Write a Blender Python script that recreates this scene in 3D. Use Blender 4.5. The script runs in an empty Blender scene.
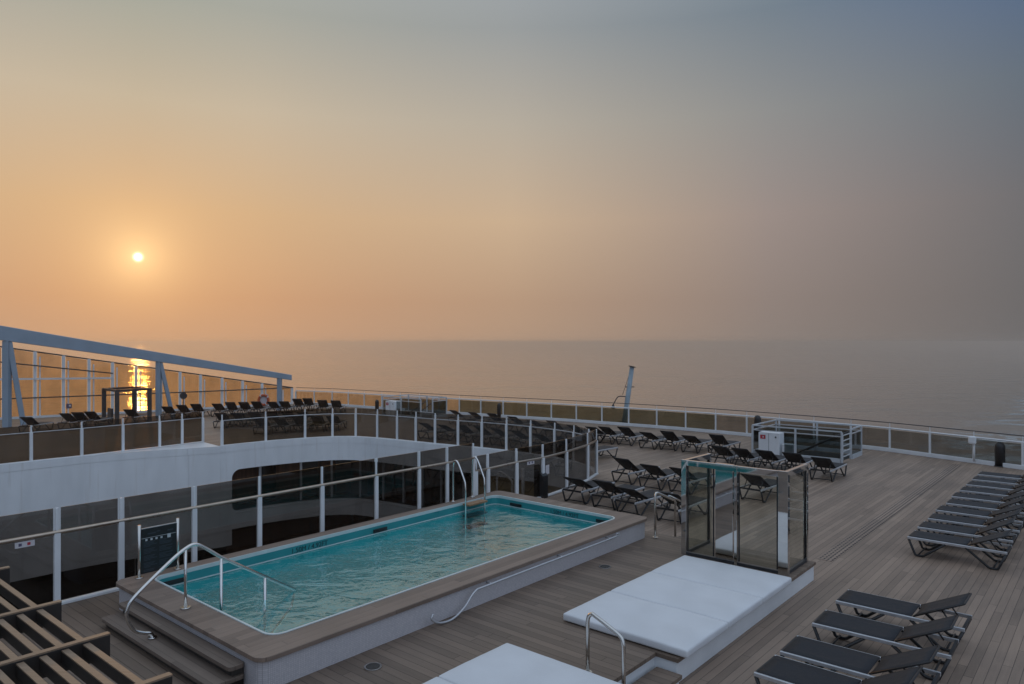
import bpy, bmesh, math, random
from mathutils import Vector, Matrix
from mathutils.geometry import tessellate_polygon
random.seed(7)
R = math.radians
sc = bpy.context.scene
C = sc.collection
F, H = 720.0, 4.3                       # focal length in pixels of a 1024 wide frame, eye height over the deck
A = Vector((0.6494, 0.7604, 0.0))       # aft direction of the ship
B = Vector((0.7604, -0.6494, 0.0))      # starboard direction
SHIP = math.atan2(A.y, A.x)

def S(u, v, z=0.0): return A*u + B*v + Vector((0, 0, z))
def at(px, py, z=0.0):
    d = F*(H - z)/(py - 342.0)
    return Vector(((px - 512.0)*d/F, d, z))
def at_d(px, d, z=0.0): return Vector(((px - 512.0)*d/F, d, z))

# ------------------------------------------------------------------ materials
M = {}
def nodes(m):
    m.use_nodes = True
    nt = m.node_tree
    return nt, nt.nodes, nt.links
def mat(name, col, rough=0.5, metal=0.0, var=0.12, scale=6.0, bump=0.0, spec=0.5, rvar=0.1, stretch=None):
    m = bpy.data.materials.new(name); nt, N, L = nodes(m)
    p = N['Principled BSDF']
    p.inputs['Metallic'].default_value = metal
    p.inputs['Specular IOR Level'].default_value = spec
    tc = N.new('ShaderNodeTexCoord'); src = tc.outputs['Object']
    if stretch:
        mp = N.new('ShaderNodeMapping'); mp.inputs['Scale'].default_value = stretch
        L.new(src, mp.inputs[0]); src = mp.outputs[0]
    no = N.new('ShaderNodeTexNoise'); no.inputs['Scale'].default_value = scale; no.inputs['Detail'].default_value = 5
    L.new(src, no.inputs['Vector'])
    mr = N.new('ShaderNodeMapRange'); mr.inputs[1].default_value = .3; mr.inputs[2].default_value = .7
    mr.inputs[3].default_value = 1 - var; mr.inputs[4].default_value = 1 + var
    L.new(no.outputs['Fac'], mr.inputs[0])
    mx = N.new('ShaderNodeVectorMath'); mx.operation = 'SCALE'; mx.inputs[0].default_value = col[:3]
    L.new(mr.outputs[0], mx.inputs['Scale']); L.new(mx.outputs[0], p.inputs['Base Color'])
    mr2 = N.new('ShaderNodeMapRange'); mr2.inputs[1].default_value = .3; mr2.inputs[2].default_value = .7
    mr2.inputs[3].default_value = max(0.02, rough - rvar*rough); mr2.inputs[4].default_value = min(1, rough + rvar*rough)
    L.new(no.outputs['Fac'], mr2.inputs[0]); L.new(mr2.outputs[0], p.inputs['Roughness'])
    if bump:
        n2 = N.new('ShaderNodeTexNoise'); n2.inputs['Scale'].default_value = scale*9; n2.inputs['Detail'].default_value = 3
        L.new(src, n2.inputs['Vector'])
        bp = N.new('ShaderNodeBump'); bp.inputs['Strength'].default_value = bump; bp.inputs['Distance'].default_value = 0.004
        L.new(n2.outputs['Fac'], bp.inputs['Height']); L.new(bp.outputs[0], p.inputs['Normal'])
    M[name] = m; return m

def glass(name, tint, ior=1.5, rough=0.0):
    m = bpy.data.materials.new(name); nt, N, L = nodes(m)
    N.remove(N['Principled BSDF']); out = N['Material Output']
    t = N.new('ShaderNodeBsdfTransparent'); t.inputs[0].default_value = (*[math.sqrt(c) for c in tint], 1)
    gp = N.new('ShaderNodeNewGeometry'); gm_ = N.new('ShaderNodeMapping'); gm_.inputs['Scale'].default_value = (1.3, 1.3, .7); L.new(gp.outputs['Position'], gm_.inputs[0])
    gn = N.new('ShaderNodeTexNoise'); gn.inputs['Scale'].default_value = 1.4; gn.inputs['Detail'].default_value = 6; L.new(gm_.outputs[0], gn.inputs['Vector'])
    gr_ = N.new('ShaderNodeMapRange'); gr_.inputs[1].default_value = .3; gr_.inputs[2].default_value = .7; gr_.inputs[3].default_value = .92; gr_.inputs[4].default_value = 1.04; L.new(gn.outputs['Fac'], gr_.inputs[0])
    gs = N.new('ShaderNodeVectorMath'); gs.operation = 'SCALE'; gs.inputs[0].default_value = [math.sqrt(c) for c in tint]; L.new(gr_.outputs[0], gs.inputs['Scale']); L.new(gs.outputs[0], t.inputs[0])
    g = N.new('ShaderNodeBsdfGlossy'); g.inputs['Roughness'].default_value = rough; g.inputs[0].default_value = (.9, .9, .9, 1)
    fr = N.new('ShaderNodeFresnel'); fr.inputs[0].default_value = ior
    mx = N.new('ShaderNodeMixShader')
    ge = N.new('ShaderNodeNewGeometry'); iv = N.new('ShaderNodeMath'); iv.operation = 'SUBTRACT'; iv.inputs[0].default_value = 1.0
    L.new(ge.outputs['Backfacing'], iv.inputs[1]); mu = N.new('ShaderNodeMath'); mu.operation = 'MULTIPLY'
    L.new(fr.outputs[0], mu.inputs[0]); L.new(iv.outputs[0], mu.inputs[1])      # one outer reflection per sheet of glass
    L.new(mu.outputs[0], mx.inputs[0]); L.new(t.outputs[0], mx.inputs[1]); L.new(g.outputs[0], mx.inputs[2])
    L.new(mx.outputs[0], out.inputs[0]); M[name] = m; return m

def planks(name, col, width=0.115, along=A, across=B, line=0.065, dark=0.38, var=0.19):
    m = bpy.data.materials.new(name); nt, N, L = nodes(m); p = N['Principled BSDF']
    geo = N.new('ShaderNodeNewGeometry')
    def dot(vec):
        d = N.new('ShaderNodeVectorMath'); d.operation = 'DOT_PRODUCT'; d.inputs[1].default_value = vec
        L.new(geo.outputs['Position'], d.inputs[0]); return d.outputs['Value']
    def mth(op, a, b=None, c=None):
        n = N.new('ShaderNodeMath'); n.operation = op
        for i, x in enumerate((a, b, c)):
            if x is None: continue
            if isinstance(x, (int, float)): n.inputs[i].default_value = x
            else: L.new(x, n.inputs[i])
        return n.outputs[0]
    v = mth('DIVIDE', dot(across), width); u = dot(along)
    vi = mth('FLOOR', v); vf = mth('FRACT', v)
    wn = N.new('ShaderNodeTexWhiteNoise'); wn.noise_dimensions = '1D'; L.new(vi, wn.inputs['W'])
    ui = mth('DIVIDE', mth('ADD', u, mth('MULTIPLY', wn.outputs['Value'], 9.0)), 2.9)
    uf = mth('FRACT', ui)
    cmb = N.new('ShaderNodeCombineXYZ'); L.new(vi, cmb.inputs[0]); L.new(mth('FLOOR', ui), cmb.inputs[1])
    wn2 = N.new('ShaderNodeTexWhiteNoise'); wn2.noise_dimensions = '2D'; L.new(cmb.outputs[0], wn2.inputs['Vector'])
    gap = mth('MAXIMUM', mth('LESS_THAN', vf, line), mth('LESS_THAN', uf, 0.003))
    # grain and weathering
    cg = N.new('ShaderNodeCombineXYZ'); L.new(mth('MULTIPLY', u, 2.0), cg.inputs[0]); L.new(mth('MULTIPLY', v, 2.6), cg.inputs[1])
    gr = N.new('ShaderNodeTexNoise'); gr.inputs['Scale'].default_value = 1.0; gr.inputs['Detail'].default_value = 6; L.new(cg.outputs[0], gr.inputs['Vector'])
    bl = N.new('ShaderNodeTexNoise'); bl.inputs['Scale'].default_value = 0.55; bl.inputs['Detail'].default_value = 5; bl.inputs['Roughness'].default_value = .62
    L.new(geo.outputs['Position'], bl.inputs['Vector'])
    k = mth('ADD', mth('MULTIPLY', mth('SUBTRACT', wn2.outputs['Value'], .5), var*2), 1.0)
    k = mth('ADD', k, mth('MULTIPLY', mth('SUBTRACT', gr.outputs['Fac'], .5), .35))
    k = mth('ADD', k, mth('MULTIPLY', mth('SUBTRACT', bl.outputs['Fac'], .5), .75))
    k = mth('MULTIPLY', k, mth('SUBTRACT', 1.0, mth('MULTIPLY', gap, 1 - dark)))
    sc_ = N.new('ShaderNodeVectorMath'); sc_.operation = 'SCALE'; sc_.inputs[0].default_value = col
    L.new(k, sc_.inputs['Scale']); L.new(sc_.outputs[0], p.inputs['Base Color'])
    ro = mth('ADD', 0.42, mth('MULTIPLY', bl.outputs['Fac'], .3)); L.new(ro, p.inputs['Roughness'])
    p.inputs['Specular IOR Level'].default_value = .4
    bp = N.new('ShaderNodeBump'); bp.inputs['Strength'].default_value = .5; bp.inputs['Distance'].default_value = .004
    L.new(mth('SUBTRACT', mth('MULTIPLY', gr.outputs['Fac'], .25), gap), bp.inputs['Height']); L.new(bp.outputs[0], p.inputs['Normal'])
    M[name] = m; return m

def bricks(name, c1, c2, mortar, scale, rough=.5):
    m = bpy.data.materials.new(name); nt, N, L = nodes(m); p = N['Principled BSDF']
    tc = N.new('ShaderNodeTexCoord'); sx = N.new('ShaderNodeSeparateXYZ'); L.new(tc.outputs['Object'], sx.inputs[0])
    ad = N.new('ShaderNodeMath'); ad.operation = 'ADD'; L.new(sx.outputs[0], ad.inputs[0]); L.new(sx.outputs[1], ad.inputs[1])
    cb = N.new('ShaderNodeCombineXYZ'); L.new(ad.outputs[0], cb.inputs[0]); L.new(sx.outputs[2], cb.inputs[1])
    b = N.new('ShaderNodeTexBrick'); L.new(cb.outputs[0], b.inputs[0]); b.offset = 0
    b.inputs['Color1'].default_value = (*c1, 1); b.inputs['Color2'].default_value = (*c2, 1); b.inputs['Mortar'].default_value = (*mortar, 1)
    b.inputs['Scale'].default_value = scale; b.inputs['Brick Width'].default_value = .5; b.inputs['Row Height'].default_value = .5
    b.inputs['Mortar Size'].default_value = .03
    L.new(b.outputs['Color'], p.inputs['Base Color']); p.inputs['Roughness'].default_value = rough
    M[name] = m; return m

planks('deck_planks', (.265, .194, .147))
planks('platform_planks', (.178, .130, .098), width=.13, along=B, across=A)
planks('coping_planks', (.225, .166, .131), width=.13, dark=.7, line=.04)
planks('step_planks', (.16, .122, .098), width=.12, along=B, across=A, dark=.6)
mat('white_paint', (.76, .78, .80), .38, var=.05, scale=2.5, bump=.03)
mat('fascia_white', (.76, .78, .80), .42, var=.06, scale=1.6, bump=.03, stretch=(1.2, 1.2, .3))
def ship_steel(name):
    nt, N, L = nodes(M[name]); p = N['Principled BSDF']; old = p.inputs['Base Color'].links[0].from_socket
    tc = N.new('ShaderNodeTexCoord'); sx = N.new('ShaderNodeSeparateXYZ'); L.new(tc.outputs['Object'], sx.inputs[0])
    ad = N.new('ShaderNodeMath'); ad.operation = 'SUBTRACT'; L.new(sx.outputs[0], ad.inputs[0]); L.new(sx.outputs[1], ad.inputs[1])
    cb = N.new('ShaderNodeCombineXYZ'); L.new(ad.outputs[0], cb.inputs[0]); L.new(sx.outputs[2], cb.inputs[1])
    b = N.new('ShaderNodeTexBrick'); L.new(cb.outputs[0], b.inputs[0]); b.offset = 0; b.inputs['Scale'].default_value = 1; b.inputs['Brick Width'].default_value = 2.1; b.inputs['Row Height'].default_value = 2.2
    b.inputs['Mortar Size'].default_value = .012; b.inputs['Mortar Smooth'].default_value = .6
    mp = N.new('ShaderNodeMapping'); mp.inputs['Scale'].default_value = (3.0, 3.0, .22); L.new(tc.outputs['Object'], mp.inputs[0])
    n = N.new('ShaderNodeTexNoise'); n.inputs['Scale'].default_value = 1.6; n.inputs['Detail'].default_value = 5; L.new(mp.outputs[0], n.inputs['Vector'])
    mr = N.new('ShaderNodeMapRange'); mr.inputs[1].default_value = .60; mr.inputs[2].default_value = .78; mr.inputs[4].default_value = .35; L.new(n.outputs['Fac'], mr.inputs[0])
    mx = N.new('ShaderNodeMix'); mx.data_type = 'RGBA'; L.new(mr.outputs[0], mx.inputs[0]); L.new(old, mx.inputs[6]); mx.inputs[7].default_value = (.42, .36, .30, 1)
    m2 = N.new('ShaderNodeMix'); m2.data_type = 'RGBA'; fm = N.new('ShaderNodeMath'); fm.operation = 'MULTIPLY'; fm.inputs[1].default_value = .22; L.new(b.outputs['Fac'], fm.inputs[0])
    L.new(fm.outputs[0], m2.inputs[0]); L.new(mx.outputs[2], m2.inputs[6]); m2.inputs[7].default_value = (.4, .4, .4, 1); L.new(m2.outputs[2], p.inputs['Base Color'])
    n3 = N.new('ShaderNodeTexNoise'); n3.inputs['Scale'].default_value = .9; L.new(tc.outputs['Object'], n3.inputs['Vector'])
    sm = N.new('ShaderNodeMath'); sm.operation = 'SUBTRACT'; L.new(n3.outputs['Fac'], sm.inputs[0]); L.new(fm.outputs[0], sm.inputs[1])
    bp = N.new('ShaderNodeBump'); bp.inputs['Strength'].default_value = .5; bp.inputs['Distance'].default_value = .05; L.new(sm.outputs[0], bp.inputs['Height']); L.new(bp.outputs[0], p.inputs['Normal'])
ship_steel('fascia_white')
mat('blue_white', (.27, .35, .43), .4, var=.07, scale=1.5)
mat('rail_sky_steel', (.52, .43, .35), .3, metal=1.0, var=.08, scale=8)  # steel handrail with the sky's warm reflection put into its base colour
mat('steel', (.62, .60, .57), .22, metal=1.0, var=.08, scale=12)
mat('bright_steel', (.70, .69, .67), .12, metal=1.0, var=.05, scale=10)
mat('mirror_steel', (.66, .65, .63), .035, metal=1.0, var=.04, scale=5)
mat('dark_metal', (.035, .036, .04), .42, var=.2, scale=8)
mat('black_plastic', (.014, .014, .016), .42, var=.25, scale=8)
mat('aluminium', (.55, .56, .58), .36, metal=.55, var=.08, scale=9)
mat('sling', (.020, .021, .026), .62, var=.16, scale=14, bump=.25, spec=.35)
mat('mattress', (.68, .69, .71), .75, var=.05, scale=2.0, bump=.22, spec=.25)
mat('seam', (.30, .31, .34), .8)
mat('trim_white', (.58, .66, .66), .25, var=.04)
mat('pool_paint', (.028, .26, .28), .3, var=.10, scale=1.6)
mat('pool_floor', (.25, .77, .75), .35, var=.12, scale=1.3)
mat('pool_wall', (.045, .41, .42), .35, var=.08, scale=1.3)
mat('mark_ink', (.008, .05, .06), .5)
bricks('mosaic', (.60, .57, .58), (.52, .50, .52), (.34, .32, .33), 22)
mat('wood_lit_top', (.245, .17, .115), .45, var=.22, scale=5, stretch=(1.2, 14, 14), bump=.15)  # dark pergola timber, sunset light on its tops painted as a paler colour
mat('dark_wood', (.022, .018, .016), .5, var=.25, scale=5)
mat('ladder_wood', (.30, .17, .09), .5, var=.2, scale=8)
mat('dark_window', (.012, .009, .009), .06, var=.3, scale=1.0)
mat('brown_curtain', (.10, .052, .034), .8, var=.5, scale=3.0, stretch=(3, 3, .2))
mat('tan_panel', (.42, .31, .16), .6, var=.15, scale=1.2)
mat('lower_floor', (.12, .10, .08), .6)
mat('board_black', (.008, .010, .012), .35)
mat('board_ink', (.035, .05, .066), .6)
mat('board_white', (.55, .58, .60), .5)
mat('sign_white', (.62, .60, .62), .5, var=.04)
mat('sign_red', (.45, .03, .05), .5)
mat('orange', (.50, .10, .035), .5, var=.15)
mat('mast_grey', (.24, .30, .34), .45, var=.2, scale=4)
planks('drain_cover', (.27, .20, .155), width=.3)
def drain_dots():
    nt, N, L = nodes(M['drain_cover']); p = N['Principled BSDF']
    old = p.inputs['Base Color'].links[0].from_socket
    geo = N.new('ShaderNodeNewGeometry')
    def stripe(vec, step, duty):
        d = N.new('ShaderNodeVectorMath'); d.operation = 'DOT_PRODUCT'; d.inputs[1].default_value = vec; L.new(geo.outputs['Position'], d.inputs[0])
        a = N.new('ShaderNodeMath'); a.operation = 'DIVIDE'; a.inputs[1].default_value = step; L.new(d.outputs['Value'], a.inputs[0])
        f = N.new('ShaderNodeMath'); f.operation = 'FRACT'; L.new(a.outputs[0], f.inputs[0])
        g = N.new('ShaderNodeMath'); g.operation = 'LESS_THAN'; g.inputs[1].default_value = duty; L.new(f.outputs[0], g.inputs[0]); return g.outputs[0]
    m_ = N.new('ShaderNodeMath'); m_.operation = 'MULTIPLY'; L.new(stripe(A, .14, .62), m_.inputs[0]); L.new(stripe(B, .075, .42), m_.inputs[1])
    mx = N.new('ShaderNodeMix'); mx.data_type = 'RGBA'; L.new(m_.outputs[0], mx.inputs[0]); L.new(old, mx.inputs[6]); mx.inputs[7].default_value = (.03, .026, .023, 1)
    L.new(mx.outputs[2], p.inputs['Base Color'])
drain_dots()
mat('riser_shade', (.045, .038, .033), .6, var=.2, scale=4)  # pool step risers with their shadow put into the colour
mat('grate_dark', (.035, .031, .028), .6)
mat('hull_white', (.6, .6, .6), .5)
glass('glass_near', (.20, .175, .155))
glass('glass_far', (.26, .23, .195))
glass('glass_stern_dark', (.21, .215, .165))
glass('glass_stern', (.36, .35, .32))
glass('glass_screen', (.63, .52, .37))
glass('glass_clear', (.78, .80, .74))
glass('glass_cabin', (.30, .34, .34))
mat('grey_white', (.50, .53, .56), .42, var=.08, scale=3)

# pool water: see-through with ripples
def water_mat():
    m = bpy.data.materials.new('pool_water'); nt, N, L = nodes(m)
    N.remove(N['Principled BSDF']); out = N['Material Output']
    geo = N.new('ShaderNodeNewGeometry')
    mp = N.new('ShaderNodeMapping'); mp.inputs['Rotation'].default_value = (0, 0, -SHIP); mp.inputs['Scale'].default_value = (1.0, 1.25, 1)
    L.new(geo.outputs['Position'], mp.inputs[0])
    n1 = N.new('ShaderNodeTexNoise'); n1.inputs['Scale'].default_value = 2.3; n1.inputs['Detail'].default_value = 3; n1.inputs['Distortion'].default_value = .6
    n2 = N.new('ShaderNodeTexNoise'); n2.inputs['Scale'].default_value = 11; n2.inputs['Detail'].default_value = 2; n2.inputs['Distortion'].default_value = .4
    L.new(mp.outputs[0], n1.inputs['Vector']); L.new(mp.outputs[0], n2.inputs['Vector'])
    ad = N.new('ShaderNodeMath'); ad.operation = 'MULTIPLY_ADD'; ad.inputs[1].default_value = .16
    L.new(n2.outputs['Fac'], ad.inputs[0]); L.new(n1.outputs['Fac'], ad.inputs[2])
    bp = N.new('ShaderNodeBump'); bp.inputs['Strength'].default_value = 1.0; bp.inputs['Distance'].default_value = .038
    L.new(ad.outputs[0], bp.inputs['Height'])
    t = N.new('ShaderNodeBsdfRefraction'); t.inputs['Color'].default_value = (.62, .93, .93, 1); t.inputs['IOR'].default_value = 1.12; t.inputs['Roughness'].default_value = .0
    tr = N.new('ShaderNodeBsdfTransparent'); tr.inputs[0].default_value = (.62, .93, .93, 1)
    g = N.new('ShaderNodeBsdfGlossy'); g.inputs['Roughness'].default_value = .015; g.inputs[0].default_value = (1, 1, 1, 1)
    fr = N.new('ShaderNodeFresnel'); fr.inputs[0].default_value = 2.9
    for n in (g, fr): L.new(bp.outputs[0], n.inputs['Normal'])
    mx = N.new('ShaderNodeMixShader')
    iv = N.new('ShaderNodeMath'); iv.operation = 'SUBTRACT'; iv.inputs[0].default_value = 1.0; L.new(geo.outputs['Backfacing'], iv.inputs[1])
    mu = N.new('ShaderNodeMath'); mu.operation = 'MULTIPLY'; L.new(fr.outputs[0], mu.inputs[0]); L.new(iv.outputs[0], mu.inputs[1])
    L.new(mu.outputs[0], mx.inputs[0]); L.new(tr.outputs[0], mx.inputs[1]); L.new(g.outputs[0], mx.inputs[2])
    L.new(mx.outputs[0], out.inputs[0]); M['pool_water'] = m
water_mat()

def sea_mat():
    m = bpy.data.materials.new('sea_water'); nt, N, L = nodes(m); p = N['Principled BSDF']
    geo = N.new('ShaderNodeNewGeometry')
    def noise(scale, det, rot, sx, sy, dist=.4):
        mp = N.new('ShaderNodeMapping'); mp.inputs['Rotation'].default_value = (0, 0, rot); mp.inputs['Scale'].default_value = (sx, sy, 1)
        L.new(geo.outputs['Position'], mp.inputs[0])
        n = N.new('ShaderNodeTexNoise'); n.inputs['Scale'].default_value = scale; n.inputs['Detail'].default_value = det; n.inputs['Distortion'].default_value = dist
        L.new(mp.outputs[0], n.inputs['Vector']); return n.outputs['Fac']
    w1 = noise(.30, 4, R(20), 1, 1.6); w2 = noise(.035, 3, R(-15), 1, 2.0); patch = noise(.0042, 4, R(35), 1, 2.6, 1.0)
    ad = N.new('ShaderNodeMath'); ad.operation = 'MULTIPLY_ADD'; ad.inputs[1].default_value = 4.0; L.new(w2, ad.inputs[0])
    w1s = N.new('ShaderNodeMath'); w1s.operation = 'MULTIPLY'; w1s.inputs[1].default_value = .32; L.new(w1, w1s.inputs[0]); L.new(w1s.outputs[0], ad.inputs[2])
    ps = N.new('ShaderNodeMapRange'); ps.inputs[1].default_value = .44; ps.inputs[2].default_value = .60; ps.inputs[3].default_value = .22; ps.inputs[4].default_value = 1.0
    L.new(patch, ps.inputs[0])
    bp = N.new('ShaderNodeBump'); bp.inputs['Distance'].default_value = .32
    L.new(ps.outputs[0], bp.inputs['Strength']); L.new(ad.outputs[0], bp.inputs['Height']); L.new(bp.outputs[0], p.inputs['Normal'])
    p.inputs['Base Color'].default_value = (.05, .065, .075, 1); p.inputs['Roughness'].default_value = .05; p.inputs['IOR'].default_value = 1.6
    d = N.new('ShaderNodeVectorMath'); d.operation = 'DOT_PRODUCT'; d.inputs[1].default_value = B; L.new(geo.outputs['Position'], d.inputs[0])
    def mth(op, a, b):
        n = N.new('ShaderNodeMath'); n.operation = op
        for i, x in enumerate((a, b)):
            if isinstance(x, (int, float)): n.inputs[i].default_value = x
            else: L.new(x, n.inputs[i])
        return n.outputs[0]
    band = N.new('ShaderNodeMapRange'); band.interpolation_type = 'SMOOTHSTEP'; band.inputs[1].default_value = 62; band.inputs[2].default_value = 22; L.new(mth('ABSOLUTE', d.outputs['Value'], 0), band.inputs[0])
    fo = noise(.055, 6, R(10), 1, 1.3, 1.5)
    fm = N.new('ShaderNodeMapRange'); fm.inputs[1].default_value = .46; fm.inputs[2].default_value = .64; L.new(fo, fm.inputs[0])
    foam = mth('MULTIPLY', band.outputs[0], fm.outputs[0])
    mx = N.new('ShaderNodeMix'); mx.data_type = 'RGBA'; L.new(mth('MULTIPLY', foam, .8), mx.inputs[0]); mx.inputs[6].default_value = (.085, .09, .09, 1); mx.inputs[7].default_value = (.50, .57, .60, 1)
    L.new(mx.outputs[2], p.inputs['Base Color'])
    L.new(mth('ADD', .05, mth('MULTIPLY', foam, .5)), p.inputs['Roughness'])
    M['sea_water'] = m
sea_mat()

# ------------------------------------------------------------------ mesh building
class MB:
    def __init__(s): s.v = []; s.f = []; s.sm = []
    def add(s, vs, fs, smooth=False):
        o = len(s.v); s.v += [tuple(x) for x in vs]
        for f in fs: s.f.append([i + o for i in f]); s.sm.append(smooth)
        return s
    def box(s, c, size, rot=0.0, tilt=None):
        x, y, z = [q/2 for q in size]
        m = Matrix.Rotation(rot, 3, 'Z')
        if tilt is not None: m = m @ Matrix.Rotation(tilt, 3, 'Y')
        c = Vector(c)
        vs = [c + m @ Vector((a*x, b*y, d*z)) for d in (-1, 1) for a, b in ((-1, -1), (1, -1), (1, 1), (-1, 1))]
        return s.add(vs, [(3, 2, 1, 0), (4, 5, 6, 7), (0, 1, 5, 4), (1, 2, 6, 5), (2, 3, 7, 6), (3, 0, 4, 7)])
    def bar(s, p, q, w, h):
        """box beam from p to q, w wide (horizontal), h high"""
        p, q = Vector(p), Vector(q); d = (q - p).normalized()
        side = d.cross(Vector((0, 0, 1)))
        side = side.normalized() if side.length > 1e-4 else Vector((1, 0, 0))
        up = side.cross(d).normalized()
        vs = []
        for e in (p, q):
            for a, b in ((-1, -1), (1, -1), (1, 1), (-1, 1)): vs.append(e + side*a*w/2 + up*b*h/2)
        return s.add(vs, [(0, 1, 2, 3), (7, 6, 5, 4), (0, 4, 5, 1), (1, 5, 6, 2), (2, 6, 7, 3), (3, 7, 4, 0)])
    def tube(s, pts, r, n=8, closed=False):
        pts = [Vector(p) for p in pts]; k = len(pts); rings = []
        nrm = None
        for i, p in enumerate(pts):
            if closed: d = pts[(i + 1) % k] - pts[i - 1]
            else: d = pts[min(i + 1, k - 1)] - pts[max(i - 1, 0)]
            d.normalize()
            if nrm is None:
                nrm = d.orthogonal().normalized()
            else:
                nrm = (nrm - d*nrm.dot(d)).normalized()
            bi = d.cross(nrm)
            rr = r[i] if isinstance(r, (list, tuple)) else r
            rings.append([p + (nrm*math.cos(2*math.pi*j/n) + bi*math.sin(2*math.pi*j/n))*rr for j in range(n)])
        vs = [v for g in rings for v in g]; fs = []
        for i in range(k if closed else k - 1):
            a, b = i*n, ((i + 1) % k)*n
            for j in range(n): fs.append((a + j, a + (j + 1) % n, b + (j + 1) % n, b + j))
        s.add(vs, fs, True)
        if not closed:
            o = len(s.v) - len(vs)
            s.f.append([o + j for j in reversed(range(n))]); s.sm.append(False)
            s.f.append([o + (k - 1)*n + j for j in range(n)]); s.sm.append(False)
        return s
    def prism(s, poly, z0, z1, holes=()):
        """vertical prism over a plan polygon (with holes)"""
        loops = [list(poly)] + [list(h) for h in holes]
        flat = [p for l in loops for p in l]; n = len(flat)
        tris = tessellate_polygon([[Vector((p[0], p[1], 0)) for p in l] for l in loops])
        vs = [(p[0], p[1], z1) for p in flat] + [(p[0], p[1], z0) for p in flat]; fs = []
        for t in tris:
            a, b, c = [Vector((flat[i][0], flat[i][1])) for i in t]
            if (b - a).cross(c - a) < 0: t = (t[0], t[2], t[1])
            fs.append(tuple(t)); fs.append((t[2] + n, t[1] + n, t[0] + n))
        o = 0
        for l in loops:
            k = len(l)
            for i in range(k): fs.append((o + i, o + (i + 1) % k, o + (i + 1) % k + n, o + i + n))
            o += k
        s.add(vs, fs)
        return s
    def wall(s, pts, z0, z1, off0, off1):
        """wall of some thickness that follows a plan polyline; offsets are measured to its right"""
        pts = [Vector((p[0], p[1], 0)) for p in pts]; k = len(pts); ns = []
        for i in range(k):
            d = (pts[min(i + 1, k - 1)] - pts[max(i - 1, 0)]).normalized(); ns.append(Vector((d.y, -d.x, 0)))
        vs = []
        for z in (z0, z1):
            for off in (off0, off1):
                for i in range(k): vs.append(pts[i] + ns[i]*off + Vector((0, 0, z)))
        fs = []
        def q(a, b, i): return (a*k + i, a*k + i + 1, b*k + i + 1, b*k + i)
        for i in range(k - 1): fs += [q(0, 2, i), q(3, 1, i), q(2, 3, i), q(1, 0, i)]
        fs += [(0, 2*k, 3*k, k), (k - 1, 2*k - 1, 4*k - 1, 3*k - 1)]
        return s.add(vs, fs)
    def build(s, name, m, parent=None, bevel=0.0, seg=2, fix=True):
        me = bpy.data.meshes.new(name); me.from_pydata(s.v, [], s.f); me.polygons.foreach_set('use_smooth', s.sm)
        if fix:
            bm = bmesh.new(); bm.from_mesh(me); bmesh.ops.recalc_face_normals(bm, faces=bm.faces); bm.to_mesh(me); bm.free()
        me.materials.append(M[m]); me.update()
        o = bpy.data.objects.new(name, me); C.objects.link(o)
        if parent: o.parent = parent
        if bevel:
            bv = o.modifiers.new('bevel', 'BEVEL'); bv.width = bevel; bv.segments = seg; bv.limit_method = 'ANGLE'; bv.angle_limit = R(40)
        return o

def tag(o, label, cat, group=None):
    o['label'] = label; o['category'] = cat
    if group: o['group'] = group
    return o
def thing(name, label, cat, loc=(0, 0, 0), rz=0.0, group=None):
    o = bpy.data.objects.new(name, None); C.objects.link(o); o.location = loc; o.rotation_euler = (0, 0, rz)
    return tag(o, label, cat, group)
def struct(o, kind='structure'): o['kind'] = kind; return o
def dup(root, loc, rz, label):
    r = root.copy(); C.objects.link(r); r.location = loc; r.rotation_euler = (0, 0, rz); r['label'] = label
    for ch in list(root.children):
        c = ch.copy(); C.objects.link(c); c.parent = r
        for g in list(ch.children):
            d = g.copy(); C.objects.link(d); d.parent = c
    return r
def text_mesh(body, size, name, m, parent, mw):
    cu = bpy.data.curves.new(name, 'FONT'); cu.body = body; cu.size = size; cu.extrude = .002; cu.align_x = 'CENTER'; cu.align_y = 'CENTER'
    t = bpy.data.objects.new(name, cu); C.objects.link(t)
    me = bpy.data.meshes.new_from_object(t.evaluated_get(bpy.context.evaluated_depsgraph_get()))
    bpy.data.objects.remove(t); me.materials.clear(); me.materials.append(M[m])
    o = bpy.data.objects.new(name, me); C.objects.link(o); o.parent = parent; o.matrix_local = mw
    return o
def spline(pts, sub=4, closed=False):
    pts = [Vector(p) for p in pts]; out = []; k = len(pts)
    for i in range(k - 1):
        p0, p1, p2, p3 = pts[max(i - 1, 0)], pts[i], pts[i + 1], pts[min(i + 2, k - 1)]
        for j in range(sub):
            t = j/sub
            out.append(.5*((2*p1) + (p2 - p0)*t + (2*p0 - 5*p1 + 4*p2 - p3)*t*t + (3*p1 - p0 - 3*p2 + p3)*t**3))
    out.append(pts[-1]); return out
ORD = ['first', 'second', 'third', 'fourth', 'fifth', 'sixth', 'seventh', 'eighth', 'ninth', 'tenth', 'eleventh', 'twelfth', 'thirteenth', 'fourteenth', 'fifteenth', 'sixteenth']
V2 = lambda l: [Vector((x, y, 0)) for x, y in l]

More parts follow.
